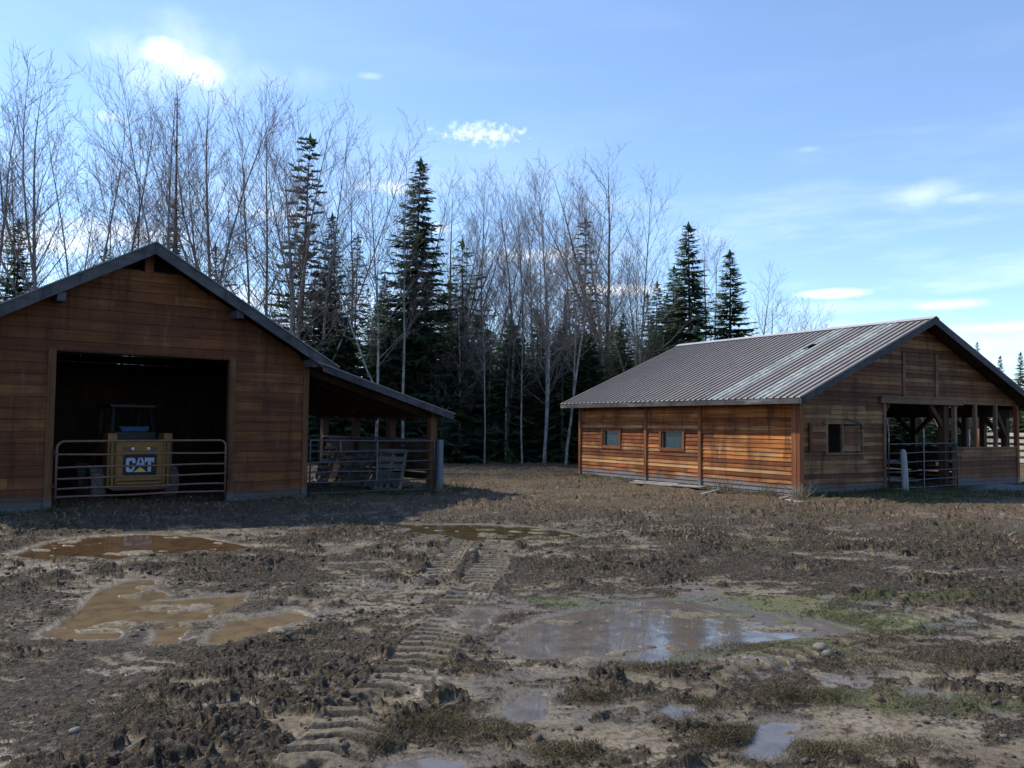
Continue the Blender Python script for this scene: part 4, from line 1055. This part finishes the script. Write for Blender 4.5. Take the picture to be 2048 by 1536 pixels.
def conifer(seed, H=12., Rm=2.0, dens=1., start=.06, droop=.25, pw=.85, spray=1., kind='spruce', rag=.25):
    rg = random.Random(seed); tr = Twigs(); mb = MB(); V = []; F = []; RN = []
    pts = path(rg, Vector((0, 0, -.3)), Vector((0, 0, 1)), H + .3, 10, .1, .012)
    for i, p in enumerate(pts): p.x *= .6; p.y *= .6
    r0 = .011 * H + .03; tr.tube(pts, [r0 * max(.05, 1 - i / 10) for i in range(11)], 7)
    z = start * H
    while z < H * .985:
        t = z / H; base = Rm * (1 - t) ** pw * (.55 + .45 * min(1, (t - start) / .12 + .3)) + .10
        nbr = max(4, int((8.5 if kind == 'spruce' else 5.2) * dens * (.6 + .6 * (1 - t))))
        a0 = rg.uniform(0, 6.28); f = t * 10; i = min(int(f), 9); c = pts[i].lerp(pts[i + 1], f - i)
        for b in range(nbr):
            if rg.random() < rag * .5: continue
            a = a0 + 6.283 * b / nbr + rg.uniform(-.35, .35); L = base * rg.uniform(1 - rag * 1.7, 1.12)
            dr = droop * (1.15 - t * 1.6) + rg.uniform(-.12, .12)
            d = Vector((math.cos(a), math.sin(a), -dr)).normalized()
            bp = path(rg, Vector((c.x, c.y, z + rg.uniform(-.1, .1))), d, L, 4, .05 if kind == 'spruce' else .0, .05)
            tr.tube(bp, [.012 + L * .008, .010 + L * .006, .010, .008, .004], 3)
            ns = max(8, int(L * 30 * spray))
            for q in range(ns):
                tt = (.12 if kind == 'spruce' else .35) + .88 * (q + rg.random()) / ns; tt = min(tt, .999); ff = tt * 4; j = int(ff); p = bp[j].lerp(bp[j + 1], ff - j)
                dd = (bp[j + 1] - bp[j]).normalized(); sd = dd.cross(Vector((0, 0, 1))).normalized() * (1 if q % 2 else -1)
                ln = (.15 + .24 * (1 - tt) * min(L, 1.6)) * rg.uniform(.6, 1.3); hang = rg.uniform(.1, .6) if kind != 'pine' else -rg.uniform(.1, .6)
                e = (dd * rg.uniform(.5, 1.) + sd * rg.uniform(.3, 1.) + Vector((0, 0, -hang))).normalized()
                wv = e.cross(Vector((rg.gauss(0, .5), rg.gauss(0, .5), 1))).normalized() * ln * rg.uniform(.12, .22)
                k = len(V); V.extend([p - e * .03, p + e * ln * .45 + wv, p + e * ln, p + e * ln * .4 - wv]); F.append((k, k + 1, k + 2, k + 3)); RN.append(rg.random() * .75 + .25 * tt)
        z += (.20 if kind == 'spruce' else .30) * (.65 + .5 * (1 - t)) * (1 / dens ** .3) * (H / 12) ** .6
    k = len(V); top = Vector((pts[-1].x, pts[-1].y, H))
    for q in range(6):
        a = q; V.extend([top + Vector((0, 0, -.5)), top + Vector((math.cos(a) * .10, math.sin(a) * .10, -.2)), top + Vector((0, 0, .15)), top + Vector((math.cos(a + 1) * .05, math.sin(a + 1) * .05, -.3))]); F.append((k, k + 1, k + 2, k + 3)); RN.append(.5); k += 4
    me = bpy.data.meshes.new('needle_crown'); me.from_pydata([tuple(v) for v in V], [], F)
    me.materials.append(NEEDLE if kind != 'cedar' else NEEDLE_O); at = me.attributes.new('rnd', 'FLOAT', 'FACE'); at.data.foreach_set('value', RN); me.update()
    return mk_mesh('conifer_trunk', tr, BARK_C), me, H


BARE = [bare_tree(1, 16, .12, 0, .26, .66, 32), bare_tree(2, 16, .12, 1, .24, .68, 28), bare_tree(3, 16, .135, 3, .22, .70, 24), bare_tree(4, 16, .10, 0, .38, .62, 28),
        bare_tree(5, 16, .105, 1, .32, .64, 26), bare_tree(6, 16, .165, 4, .20, .74, 24, barkm=BARK_D), bare_tree(8, 16, .12, 1, .20, .78, 34, barkm=BARK_D), bare_tree(11, 16, .085, 0, .42, .55, 22)]
BUSH = bare_tree(21, 6, .05, 3, .08, .8, 14, 1.2, BARK_D)
CON = {'spruce': conifer(31, 12, 2.4, 1.25, rag=.34), 'spruce2': conifer(32, 12, 2.5, 1.1, rag=.35), 'cedar': conifer(33, 10, 2.5, 1.1, .03, .55, .7, 1.2, 'cedar', .35), 'cedar2': conifer(34, 10, 2.2, .9, .04, .5, .75, 1.1, 'cedar', .45),
       'pine': conifer(35, 14, 1.6, 1.9, .30, -.1, .40, 2.6, 'pine', .55), 'narrow': conifer(36, 12, 1.5, .9, .1, .3, .8, 1., rag=.4), 'young': conifer(37, 6, 2.0, 1.0, .02, .3, .8, 1.1, rag=.3)}


def place_tree(var, px, D, ytop, name, label, cat, group=None, lean=0., wide=1., rz=None, D_is_y=True, Hm=None):
    """px = photo column of the base, D = distance in metres, ytop = photo row of the top"""
    d = px_dir(px, 880); k = D / math.hypot(d.x, d.y); x, y = d.x * k, d.y * k
    dt = px_dir(px, ytop) if ytop else None
    h = CAM_H + D * dt.z / math.hypot(dt.x, dt.y) if ytop else Hm
    tm, cm, H = var; s = h / H
    o = empty(name, (x, y, 0), 0, label, cat, group)
    rz = rng.uniform(0, 6.28) if rz is None else rz
    o.rotation_euler = (Matrix.Rotation(lean, 4, 'Y') @ Matrix.Rotation(rz, 4, 'Z')).to_euler()
    o.scale = (s * wide, s * wide, s)
    for nm, me in (('trunk', tm), ('crown', cm)):
        c = bpy.data.objects.new(nm, me); col.objects.link(c); c.parent = o
    return o


bt = 'bare_birch_tree'; G1 = 'tall bare trees along the edge of the wood'
TALL = [  # column, distance, top row, variant, lean, width, label
    (-40, 34, 120, 2, .0, 1.0, 'bare pale tree partly cut by the left edge of the photo'),
    (25, 38, 190, 0, -.02, 1., 'slim bare tree beside the small spruce at the far left'),
    (97, 33, 100, 2, .0, 1.05, 'tallest bare pale tree, forked, over the left slope of the left barn roof'),
    (150, 42, 170, 4, .03, 1., 'thin bare tree right of the tallest forked one'),
    (198, 32, 165, 6, .03, .85, 'bare tree with thick dark trunk rising left of the left barn ridge'),
    (236, 34, 200, 1, .08, .9, 'bare tree leaning right just left of the left barn ridge'),
    (330, 33, 108, 1, -.01, .95, 'bare tree directly above the left barn ridge, reaching the bright cloud'),
    (405, 38, 190, 3, .0, 1., 'slender bare tree between the ridge tree and the multi-stemmed one'),
    (452, 34, 135, 2, .01, 1., 'multi-stemmed bare tree under the bright cloud'),
    (480, 36, 205, 4, .03, 1., 'bare tree with twin stems above the right slope of the left barn'),
    (530, 37, 165, 0, .01, .95, 'straight bare tree left of the tufted pine'),
    (556, 35, 205, 1, .03, .9, 'bare tree standing right against the tufted pine'),
    (603, 37, 180, 1, .04, 1., 'bare tree between the tufted pine and the shorter dark spruce'),
    (640, 36, 200, 4, .07, 1.0, 'bare tree leaning right above the lean-to'),
    (700, 40, 300, 0, .0, 1., 'bare tree just left of the one with a white lower trunk'),
    (752, 34, 285, 4, -.06, .95, 'bare tree with white trunk rising behind the lean-to roof'),
    (806, 35, 265, 3, .03, 1., 'bare tree with leaning white trunk in front of the tallest spruce'),
    (850, 38, 320, 1, .05, 1., 'bare tree immediately right of the tallest spruce'),
    (905, 41, 335, 5, .0, .9, 'bushy bare tree above the dark cedar'),
    (965, 38, 318, 0, -.02, 1., 'first of the bare trees in the gap right of the dark cedar'),
    (1010, 37, 318, 1, .0, .9, 'bare tree with paired stems in the middle gap'),
    (1048, 39, 345, 3, -.03, 1., 'lower slim bare tree in the middle gap'),
    (1088, 35, 310, 1, -.01, .9, 'bare birch with long white trunk left of the broken stem'),
    (1132, 35, 330, 4, .09, .9, 'white-trunked birch leaning right beside the left end of the right barn roof'),
    (1205, 40, 283, 5, .01, 1.05, 'largest fan-shaped bare tree, dark trunk, left of the right barn roof'),
    (1250, 39, 345, 4, .10, 1.05, 'bare tree leaning right towards the pair of spruces'),
    (1165, 44, 360, 0, -.02, 1., 'thin bare tree behind the fan-shaped one'),
    (1290, 46, 440, 6, .0, 1., 'low bare tree just left of the pair of spruces'),
    (1505, 44, 505, 6, .02, 1., 'bare tree right behind the last spruce over the right barn roof'),
    (1548, 46, 555, 5, .02, 1., 'small bare tree at the right end of the tree line'),
    (1430, 46, 470, 0, .02, 1., 'bare tree between the two spruce groups over the right barn'),
]
for px, D, yt, v, ln, wd, lab in TALL: place_tree(BARE[v], px, D, yt + (24 if px > 60 else 60), bt, lab, 'tree', G1, ln * .7, wd * .92)
G2 = 'large conifers in the tree line'
CONS = [(818, 37, 320, 'spruce', 1.2, 'tallest dark spruce, full to the ground, behind the lean-to'),
        (590, 38, 262, 'pine', 1.0, 'tall thin pine with a tufted top'), (655, 38, 430, 'spruce2', 1.0, 'shorter dark spruce right of the tufted pine'),
        (925, 38, 478, 'cedar', 1.15, 'shaggy dark cedar right of the tallest spruce'), (1380, 42, 450, 'spruce', 1.3, 'sharp-topped spruce right above the left end of the barn ridge'),
        (1343, 44, 535, 'spruce2', 1.4, 'lower spruce tucked left of the sharp-topped one'), (1465, 43, 500, 'spruce', 1.3, 'last big spruce over the right barn roof'),
        (25, 34, 440, 'spruce2', 1.2, 'green spruce at the far left edge'), (328, 40, 400, 'narrow', 1.2, 'dark spruce top peeping over the left barn ridge'),
        (432, 37, 490, 'cedar', .9, 'dark cedar just above the right slope of the left barn'), (190, 42, 490, 'cedar2', .9, 'dark cedar tip above the left slope of the left barn'),
        (1162, 43, 440, 'pine', .85, 'sparse pine in front of the fan-shaped tree'), (703, 42, 470, 'pine', .7, 'sparse small pine behind the lean-to'),
        (1957, 75, 684, 'spruce2', .8, 'small distant spruce nearest the right barn ridge, on its right'), (2000, 72, 711, 'spruce', .9, 'second small distant spruce right of the barn ridge'), (2042, 66, 704, 'spruce', .95, 'distant spruce at the right edge of the photo'),
        (1010, 44, 640, 'cedar2', 1.2, 'rounded green cedar in the middle gap'), (560, 44, 590, 'cedar', 1., 'low dark cedar above the right slope of the left barn')]
for px, D, yt, v, wd, lab in CONS: place_tree(CON[v], px, D, yt, 'spruce_tree' if 'spruce' in lab else ('pine_tree' if 'pine' in lab else 'cedar_tree'), lab, 'tree', G2, rng.uniform(-.01, .01), wd)
# broken stem and dead spruce
tw = Twigs(); rg = random.Random(3); p = path(rg, Vector((0, 0, -.2)), Vector((0, 0, 1)), 7.6, 8, .1, .02); tw.tube(p, [.13, .125, .12, .115, .11, .105, .1, .095, .05], 8)
for k in range(5): q = p[3 + k]; tw.tube(path(rg, q, side_dir(rg, Vector((0, 0, 1)), 1.), .5, 2, .1, .1), [.03, .02, .008], 4)
d = gp(1117, 921); o = bpy.data.objects.new('broken_tree_stem', mk_mesh('stem', tw, BARK_W)); col.objects.link(o); o.location = (*d, 0); o.scale = (1, 1, 1.05); tag(o, 'dead white birch stem snapped off at half height beside the leaning birch', 'tree trunk')
tw = Twigs(); p = path(rg, Vector((0, 0, -.2)), Vector((0, 0, 1)), 14.5, 12, .12, .01); tw.tube(p, [.12 * (1 - i / 12.6) + .012 for i in range(13)], 6)
for k in range(170):
    t = rg.uniform(.25, 1) ** .6 * 11.9; i = int(t); q = p[i].lerp(p[i + 1], t - i); L = .22 if t > 8 else .55
    tw.tube(path(rg, q, side_dir(rg, Vector((0, 0, 1)), rg.uniform(1.2, 1.9)), rg.uniform(.08, L), 2, -.1, .1), [.014, .01, .006], 3)
dd_ = px_dir(345, 880); k = 35 / math.hypot(dd_.x, dd_.y); o = bpy.data.objects.new('dead_spruce', mk_mesh('snag', tw, BARK_C)); col.objects.link(o); o.location = (dd_.x * k, dd_.y * k, 0)
tag(o, 'dead thin dark spruce pole beside the ridge of the left barn', 'tree')
# understory and deeper forest
G3 = 'dark conifers filling the wood'; G4 = 'thin bare trees in the depth of the wood'
rg = random.Random(99)
for i in range(120):
    px = rg.uniform(560, 1400); D = rg.uniform(37, 60); yt = rg.uniform(540, 700) + (abs(px - 900) * .05)
    if 940 < px < 1300 and yt < 650: yt += 60
    v = rg.choice(['cedar', 'cedar2', 'spruce2', 'young', 'narrow', 'spruce', 'young'])
    if v in ('young',): yt = rg.uniform(700, 800)
    place_tree(CON[v], px, D, yt, 'conifer_tree', 'dark green conifer deep in the wood between the two barns', 'tree', G3, rg.uniform(-.02, .02), rg.uniform(1.0, 1.5))
for i in range(54):
    px = rg.uniform(620, 1330); place_tree(CON[rg.choice(['young', 'cedar', 'cedar2'])], px, rg.uniform(36.0, 41), rg.uniform(640, 810), 'conifer_tree', 'low dark conifer at the front edge of the wood between the two barns', 'tree', 'low conifers at the edge of the wood', 0, rg.uniform(1.1, 1.6))
for i in range(60):
    px = rg.uniform(-120, 620); D = rg.uniform(45, 75); place_tree(CON[rg.choice(['cedar', 'spruce2', 'young', 'narrow'])], px, D, rg.uniform(585, 760), 'conifer_tree', 'dark conifer in the wood behind the left barn', 'tree', 'conifers behind the left barn', 0, rg.uniform(1., 1.4))
for i in range(13):
    place_tree(BARE[rg.choice([3, 7, 0])], rg.uniform(900, 1330), rg.uniform(35, 38), rg.uniform(380, 560), bt, 'thin bare tree at the front of the wood between the two barns', 'tree', 'thin bare trees at the front of the wood', rg.uniform(-.03, .03), .8)
for i in range(24):
    px = rg.uniform(560, 1420); D = rg.uniform(38, 62); yt = rg.uniform(400, 660)
    place_tree(BARE[rg.choice([0, 3, 4, 7, 7, 1])], px, D, yt, bt, 'thin bare tree deep in the wood between the two barns', 'tree', G4, rg.uniform(-.06, .06), rg.uniform(.8, 1.2))
for i in range(5):
    px = rg.uniform(-120, 700); D = rg.uniform(42, 62); yt = rg.uniform(300, 520)
    place_tree(BARE[rg.choice([0, 3, 4, 7, 7, 6])], px, D, yt, bt, 'thin bare tree in the wood behind the left barn', 'tree', 'thin bare trees behind the left barn', rg.uniform(-.05, .05), rg.uniform(.8, 1.2))
for i in range(46):
    px = rg.uniform(1340, 1880); D = rg.uniform(44, 62); yt = rg.uniform(700, 800)
    if rg.random() < .35: place_tree(BARE[rg.choice([0, 7, 4])], px, D, yt, bt, 'pale thin tree seen through the openings of the right barn', 'tree', 'thin trees behind the right barn', 0, 1.2)
    else: place_tree(CON[rg.choice(['young', 'cedar2', 'cedar'])], px, D, yt + 20, 'conifer_tree', 'green conifer behind the right barn', 'tree', 'conifers behind the right barn', 0, 1.5)
for i in range(60):
    px = rg.uniform(540, 1900); D = rg.uniform(62, 80); yt = rg.uniform(640, 770) if px < 1320 else rg.uniform(745, 800)
    place_tree(CON[rg.choice(['cedar', 'spruce', 'young'])], px, D, yt, 'conifer_tree', 'dark conifer at the very back of the wood', 'tree', 'conifers at the back of the wood', 0, 1.7)
for i in range(26):
    px = rg.uniform(1880, 2300); D = rg.uniform(50, 75); yt = rg.uniform(790, 815)
    place_tree(CON['young'] if rg.random() < .6 else CON['cedar'], px, D, yt, 'conifer_tree', 'low conifer beyond the plank fence on the right', 'tree', 'low conifers beyond the plank fence', 0, 1.7)
for i in range(34):
    px = rg.uniform(1720, 2040); D = rg.uniform(50, 58) if px < 1900 else rg.uniform(58, 70); yt = rg.uniform(755, 805) if px < 1960 else rg.uniform(800, 825)
    if i % 3 == 0: place_tree(BARE[rg.choice([0, 4, 7])], px, rg.uniform(40, 46) if px < 1900 else 56, yt - (45 if px < 1900 else 0), bt, 'pale thin tree seen through the openings of the right barn', 'tree', 'thin trees behind the right barn', 0, 1.2)
    else: place_tree(CON[rg.choice(['young', 'cedar', 'cedar2'])], px, D, yt, 'conifer_tree', 'green conifer filling the view through the doorway of the right barn', 'tree', 'conifers seen through the right barn', 0, 1.7)
for px, yt in ((1600, 640), (1640, 650), (2020, 760), (1980, 735)):
    place_tree(BARE[6], px, 70, yt, bt, 'faint distant bare treetop above the right barn roof', 'tree', 'faint bare treetops over the right barn', 0, 1.3)
for i in range(12):
    px = rg.uniform(640, 1340); D = rg.uniform(35.5, 39)
    place_tree(BUSH, px, D, None, 'bare_bush', 'bare leafless bush at the foot of the wood', 'bush', 'bare bushes at the foot of the wood', 0, rg.uniform(.9, 1.3), Hm=rg.uniform(1.2, 2.4))
d = gp(880, 925); o = place_tree(bare_tree(61, 4.5, .05, 3, .1, .85, 14, 1., BARK_W), 880, 36, None, 'bare_bush', 'pale dead bush in front of the dark wood right of the lean-to', 'bush', None, 0, 1., Hm=4.6)

# ------------------------------------------------------------------ grass, weeds, straw
def blades(name, spots, m, seed, kind='stuff', label=None, cat=None):
    """spots: list of (x, y, z, length, width, tilt)"""
    rg = random.Random(seed); V = []; F = []; RN = []
    for (x, y, z, L, wd, tilt) in spots:
        a = rg.uniform(0, 6.28); e = Vector((math.cos(a) * math.sin(tilt), math.sin(a) * math.sin(tilt), math.cos(tilt))); b = rg.uniform(0, 6.28)
        s = Vector((math.cos(b), math.sin(b), rg.uniform(-.3, .3))) * wd; p = Vector((x, y, z)); mid = p + e * L * .55 + Vector((0, 0, L * .06)); q = p + e * L + Vector((rg.gauss(0, .1) * L, rg.gauss(0, .1) * L, -L * .08))
        k = len(V); V += [p - s, p + s, mid + s * .8, mid - s * .8, q]; F += [(k, k + 1, k + 2, k + 3), (k + 3, k + 2, k + 4)]; r = rg.random(); RN += [r, r]
    me = bpy.data.meshes.new(name); me.from_pydata([tuple(v) for v in V], [], F); me.materials.append(m); at = me.attributes.new('rnd', 'FLOAT', 'FACE'); at.data.foreach_set('value', RN); me.update()
    o = bpy.data.objects.new(name, me); col.objects.link(o); tag(o, label, cat, None, kind); return o


STRAW = leaf_mat('old_straw', (.035, .026, .017), (.10, .072, .038), (.28, .21, .11), .1)
OLIVE = leaf_mat('trampled_hay', (.026, .022, .013), (.075, .058, .028), (.19, .15, .07), .1)
GRASS = leaf_mat('short_grass', (.02, .035, .012), (.045, .07, .02), (.11, .13, .05), .2)
DRY = leaf_mat('dry_weed_stems', (.10, .08, .05), (.20, .16, .10), (.33, .28, .19), .1)
nprng = np.random.default_rng(4)


def scatter(n, rmin, rmax, amax=34, pw=1.):
    u = nprng.random(n) ** pw; r = rmin * (rmax / rmin) ** u; a = nprng.uniform(-R(amax), R(amax), n); x = r * np.sin(a); y = r * np.cos(a)
    h, cov, wet, moss, pud = terrain(x, y); return x, y, r, h, cov, moss, pud


x, y, r, h, cov, moss, pud = scatter(150000, 3.2, 15)
cl = fbm(x, y, 1.7, 3, 200); keep = (cov > .5) & (pud > .12) & (nprng.random(len(x)) < sst(cl, .40, .62) * .8 + .22)
i_ = np.where(keep)[0]
sp1 = []; sp2 = []
for i in i_:
    s = (sp1 if cl[i] < .56 else sp2); k = (r[i] / 6) ** .6; s.append((x[i], y[i], h[i] + .002, rng.uniform(.015, .055) * k, rng.uniform(.0014, .0032) * k, rng.uniform(.7, 1.6)))
blades('straw_litter', sp1, STRAW, 1, label='brown straw bits trodden into the mud', cat='straw'); blades('hay_litter', sp2, OLIVE, 2, label='olive clumps of trampled hay on the mud', cat='hay')
# thick tufts of trodden hay in the foreground
sp = []
for (px, py, a, b_, n) in ((870, 1455, .26, .13, 5200), (760, 1500, .10, .06, 600), (1175, 1400, .22, .07, 1500), (1470, 1480, .24, .12, 4200), (1380, 1410, .26, .10, 2600), (1130, 1510, .22, .10, 2400), (1600, 1400, .3, .12, 2400), (1700, 1330, .5, .2, 2600), (1660, 1510, .25, .09, 2200),
                           (1000, 1470, .2, .1, 1000), (620, 1195, .3, .12, 1400), (900, 1345, .5, .1, 1800), (1300, 1340, .6, .1, 2200), (1480, 1300, .5, .12, 2000), (1850, 1420, .3, .13, 1500), (1900, 1330, .4, .15, 1500), (270, 1420, .3, .13, 900), (110, 1230, .5, .15, 1600), (1750, 1290, .4, .15, 1500), (350, 1255, .4, .06, 900), (1800, 1500, .25, .1, 1200), (1060, 1420, .08, .05, 400)):
    cx, cy = gp(px, py); q = nprng.normal(0, .5, (n, 2)); xx = cx + q[:, 0] * a; yy = cy + q[:, 1] * b_ * 1.6; hh = terrain(xx, yy); e = np.exp(-(q ** 2).sum(1) * 1.5)
    for i in range(n):
        if hh[4][i] > .03: sp.append((xx[i], yy[i], hh[0][i] + .035 * e[i] * rng.random(), rng.uniform(.012, .045), rng.uniform(.001, .0022), rng.uniform(.6, 1.6)))
blades('hay_tufts', sp, OLIVE, 5, label='matted tufts of old hay in the foreground mud', cat='hay')
# litter further off
x, y, r, h, cov, moss, pud = scatter(70000, 12, 34, 34, 1.); dl = sst(fbm(x * .6, y * 1.2, .8, 4, 500), .40, .62) * (.25 + .75 * cov); sp = [(x[i], y[i], h[i], rng.uniform(.04, .11), rng.uniform(.004, .010), rng.uniform(.5, 1.6)) for i in range(len(x)) if pud[i] > .15 and rng.random() < .75 * dl[i]]
LIT = leaf_mat('wood_chip_litter', (.04, .028, .018), (.15, .10, .058), (.40, .29, .17), .1)
blades('straw_litter', sp, LIT, 3, label='coarse brown litter covering the yard before the barns', cat='straw')
# moss
x, y, r, h, cov, moss, pud = scatter(160000, 3.6, 13); MOSSM = leaf_mat('green_moss', (.03, .04, .01), (.10, .125, .025), (.20, .24, .06), .2)
sp = [(x[i], y[i], h[i], rng.uniform(.006, .02), rng.uniform(.001, .0025) * r[i] / 6, rng.uniform(.1, 1.2)) for i in range(len(x)) if moss[i] > .5 and pud[i] > .05 and rng.random() < .6]
blades('moss', sp, MOSSM, 4, label='green moss and seedlings round the widest puddle', cat='moss')


def strip(fn, n, u0, u1, v0, v1, L0, L1, wd=.004, clump=None):
    out_ = []
    for _ in range(n):
        u = rng.uniform(u0, u1); v = v0 + (v1 - v0) * rng.random() ** 1.3
        X = fn(u, v); out_.append((X[0], X[1], .01, rng.uniform(L0, L1), wd, rng.uniform(.05, .7)))
    xs = np.array([o[0] for o in out_]); ys = np.array([o[1] for o in out_]); hh = terrain(xs, ys)[0]; cm_ = fbm(xs, ys, 1.4, 3, 300)
    return [(o[0], o[1], float(hh[i]), *o[3:]) for i, o in enumerate(out_) if rng.random() < (.25 + 1.2 * max(0, cm_[i] - .4) * 3)]


sp = strip(loc_r, 14000, -.2, 10, -.05, -2.6, .03, .12) + strip(loc_r, 1600, -.05, 3.2, -.03, -.25, .08, .22) + strip(loc_l, 2600, 3.2, 9.2, -.1, -.6, .05, .20) + strip(loc_l, 1200, -2, 0, -.05, -.5, .04, .14) + strip(lambda u, v: loc_r(v, u), 2600, 0, 9, -.05, -.6, .03, .13)
sp += strip(loc_l, 900, 8.0, 8.9, -.4, .4, .1, .3)
blades('grass', sp, GRASS, 6, label='short dark grass along the feet of the barns', cat='grass')
# dry weeds at the corner of the right barn
def weed(loc, n, L, spread, seed, label):
    rg = random.Random(seed); tw = Twigs()
    for k in range(n):
        a = rg.uniform(0, 6.28); t = rg.uniform(.15, spread); d = Vector((math.cos(a) * math.sin(t), math.sin(a) * math.sin(t), math.cos(t))); st = Vector((rg.gauss(0, .10), rg.gauss(0, .10), -.02))
        p = path(rg, st, d, L * rg.uniform(.4, 1.1), 4, -.10, .08); tw.tube(p, [.006, .0055, .005, .004, .002], 3)
        for q in range(3): tw.tube(path(rg, p[2 + q % 2], side_dir(rg, d, .6), L * .25, 2, -.1, .1), [.0035, .003, .0015], 3)
    me = mk_mesh('weed', tw, DRY); at = me.attributes.new('rnd', 'FLOAT', 'FACE'); at.data.foreach_set('value', [rg.random() for _ in me.polygons])
    o = bpy.data.objects.new('dry_weed', me); col.objects.link(o); o.location = (*loc, 0); tag(o, label, 'weed')


weed(gp(1604, 1002), 45, .6, 1.1, 1, 'dry pale weed clump at the near corner of the right barn')
weed(gp(1450, 988), 40, .5, 1.0, 2, 'dry weed clump against the long wall right of the plank')
weed(gp(1540, 996), 40, .4, 1.0, 3, 'low dry weeds against the long wall near the barn corner')
weed(gp(1308, 958), 16, .25, 1.2, 4, 'tiny dry weed at the left end of the long plank')
weed(gp(885, 990), 30, .45, .8, 5, 'pale dry grass clump at the foot of the lean-to post')
# clods and small stones
def rock_mesh(seed, rough=.3):
    import bmesh
    bm = bmesh.new(); bmesh.ops.create_icosphere(bm, subdivisions=2, radius=1); c = np.array([v.co for v in bm.verts])
    n = fbm(c[:, 0] * 1. + c[:, 2] * .7 + seed * 7, c[:, 1] + c[:, 2] * .6, 1.4, 3, seed) + .5 * (fbm(c[:, 0] * 2 + seed, c[:, 1] * 2 + c[:, 2] * 2, 2.6, 3, seed + 5) - .5)
    for v, k in zip(bm.verts, n): v.co *= (1 - rough + rough * 2 * k); v.co.z *= .62
    me = bpy.data.meshes.new('clod'); bm.to_mesh(me); bm.free(); return me


CLODM = plain('dark_clod', (.075, .058, .043), .95, 0., .45, 22, bmp=1.)
vs_, fs_ = [], []
rms = []
for s in range(5):
    me = rock_mesh(s, .75); a = np.zeros(len(me.vertices) * 3); me.vertices.foreach_get('co', a); rms.append((a.reshape(-1, 3), [tuple(p.vertices) for p in me.polygons]))
x, y, r, h, cov, moss, pud = scatter(16000, 3.4, 16)
V = []; F = []; nvv = 0; cnt = 0
dn = fbm(x, y, .8, 3, 400)
for i in range(len(x)):
    if pud[i] < .12 or rng.random() > (.15 + .5 * (dn[i] > .5)) * (.45 if cov[i] < .3 else 1): continue
    cnt += 1; a, pf = rms[cnt % 5]; s = rng.uniform(.005, .015) * (1 + 1.8 * rng.random() ** 7) * (r[i] / 6) ** .5; t = rng.uniform(0, 6.28); q = a * s; q = np.stack([q[:, 0] * math.cos(t) - q[:, 1] * math.sin(t) + x[i], q[:, 0] * math.sin(t) + q[:, 1] * math.cos(t) + y[i], q[:, 2] + h[i] + s * .1], 1)
    V.append(q); F += [tuple(k + nvv for k in f) for f in pf]; nvv += len(q)
    if cnt > 4500: break
me = bpy.data.meshes.new('mud_clods'); me.from_pydata(np.vstack(V).tolist(), [], F); me.materials.append(CLODM); me.polygons.foreach_set('use_smooth', [True] * len(F)); me.update()
o = bpy.data.objects.new('mud_clods', me); col.objects.link(o); tag(o, 'crumbled dark clods strewn over the mud', 'mud', kind='stuff')
STM = plain('pale_stone', (.15, .135, .115), .8, 0., .2, 9, bmp=.3)
for k, (px, py, s, lab) in enumerate(((945, 1118, .05, 'pale lump lying on the cleated track in the middle of the yard'), (897, 1337, .035, 'pale stone in the foreground mud left of centre'), (1640, 1302, .06, 'grey lump on the mud ridge right of the widest puddle'), (1655, 1310, .045, 'smaller grey lump beside the bigger one right of the widest puddle'), (2030, 1395, .03, 'pale stone near the right edge'), (2008, 1468, .022, 'flat pale stone low at the right edge'), (150, 1464, .03, 'pale stone low in the left foreground'), (1350, 1506, .018, 'small pale pebble at the bottom right of centre'))):
    me = rock_mesh(20 + k, .35).copy(); me.materials.append(STM); me.polygons.foreach_set('use_smooth', [True] * len(me.polygons)); o = bpy.data.objects.new('stone', me); col.objects.link(o); p = gp(px, py, .03); o.location = (p[0], p[1], hz(*p) + s * .25); o.scale = (s, s, s); o.rotation_euler = (0, 0, k)
    tag(o, lab, 'stone')
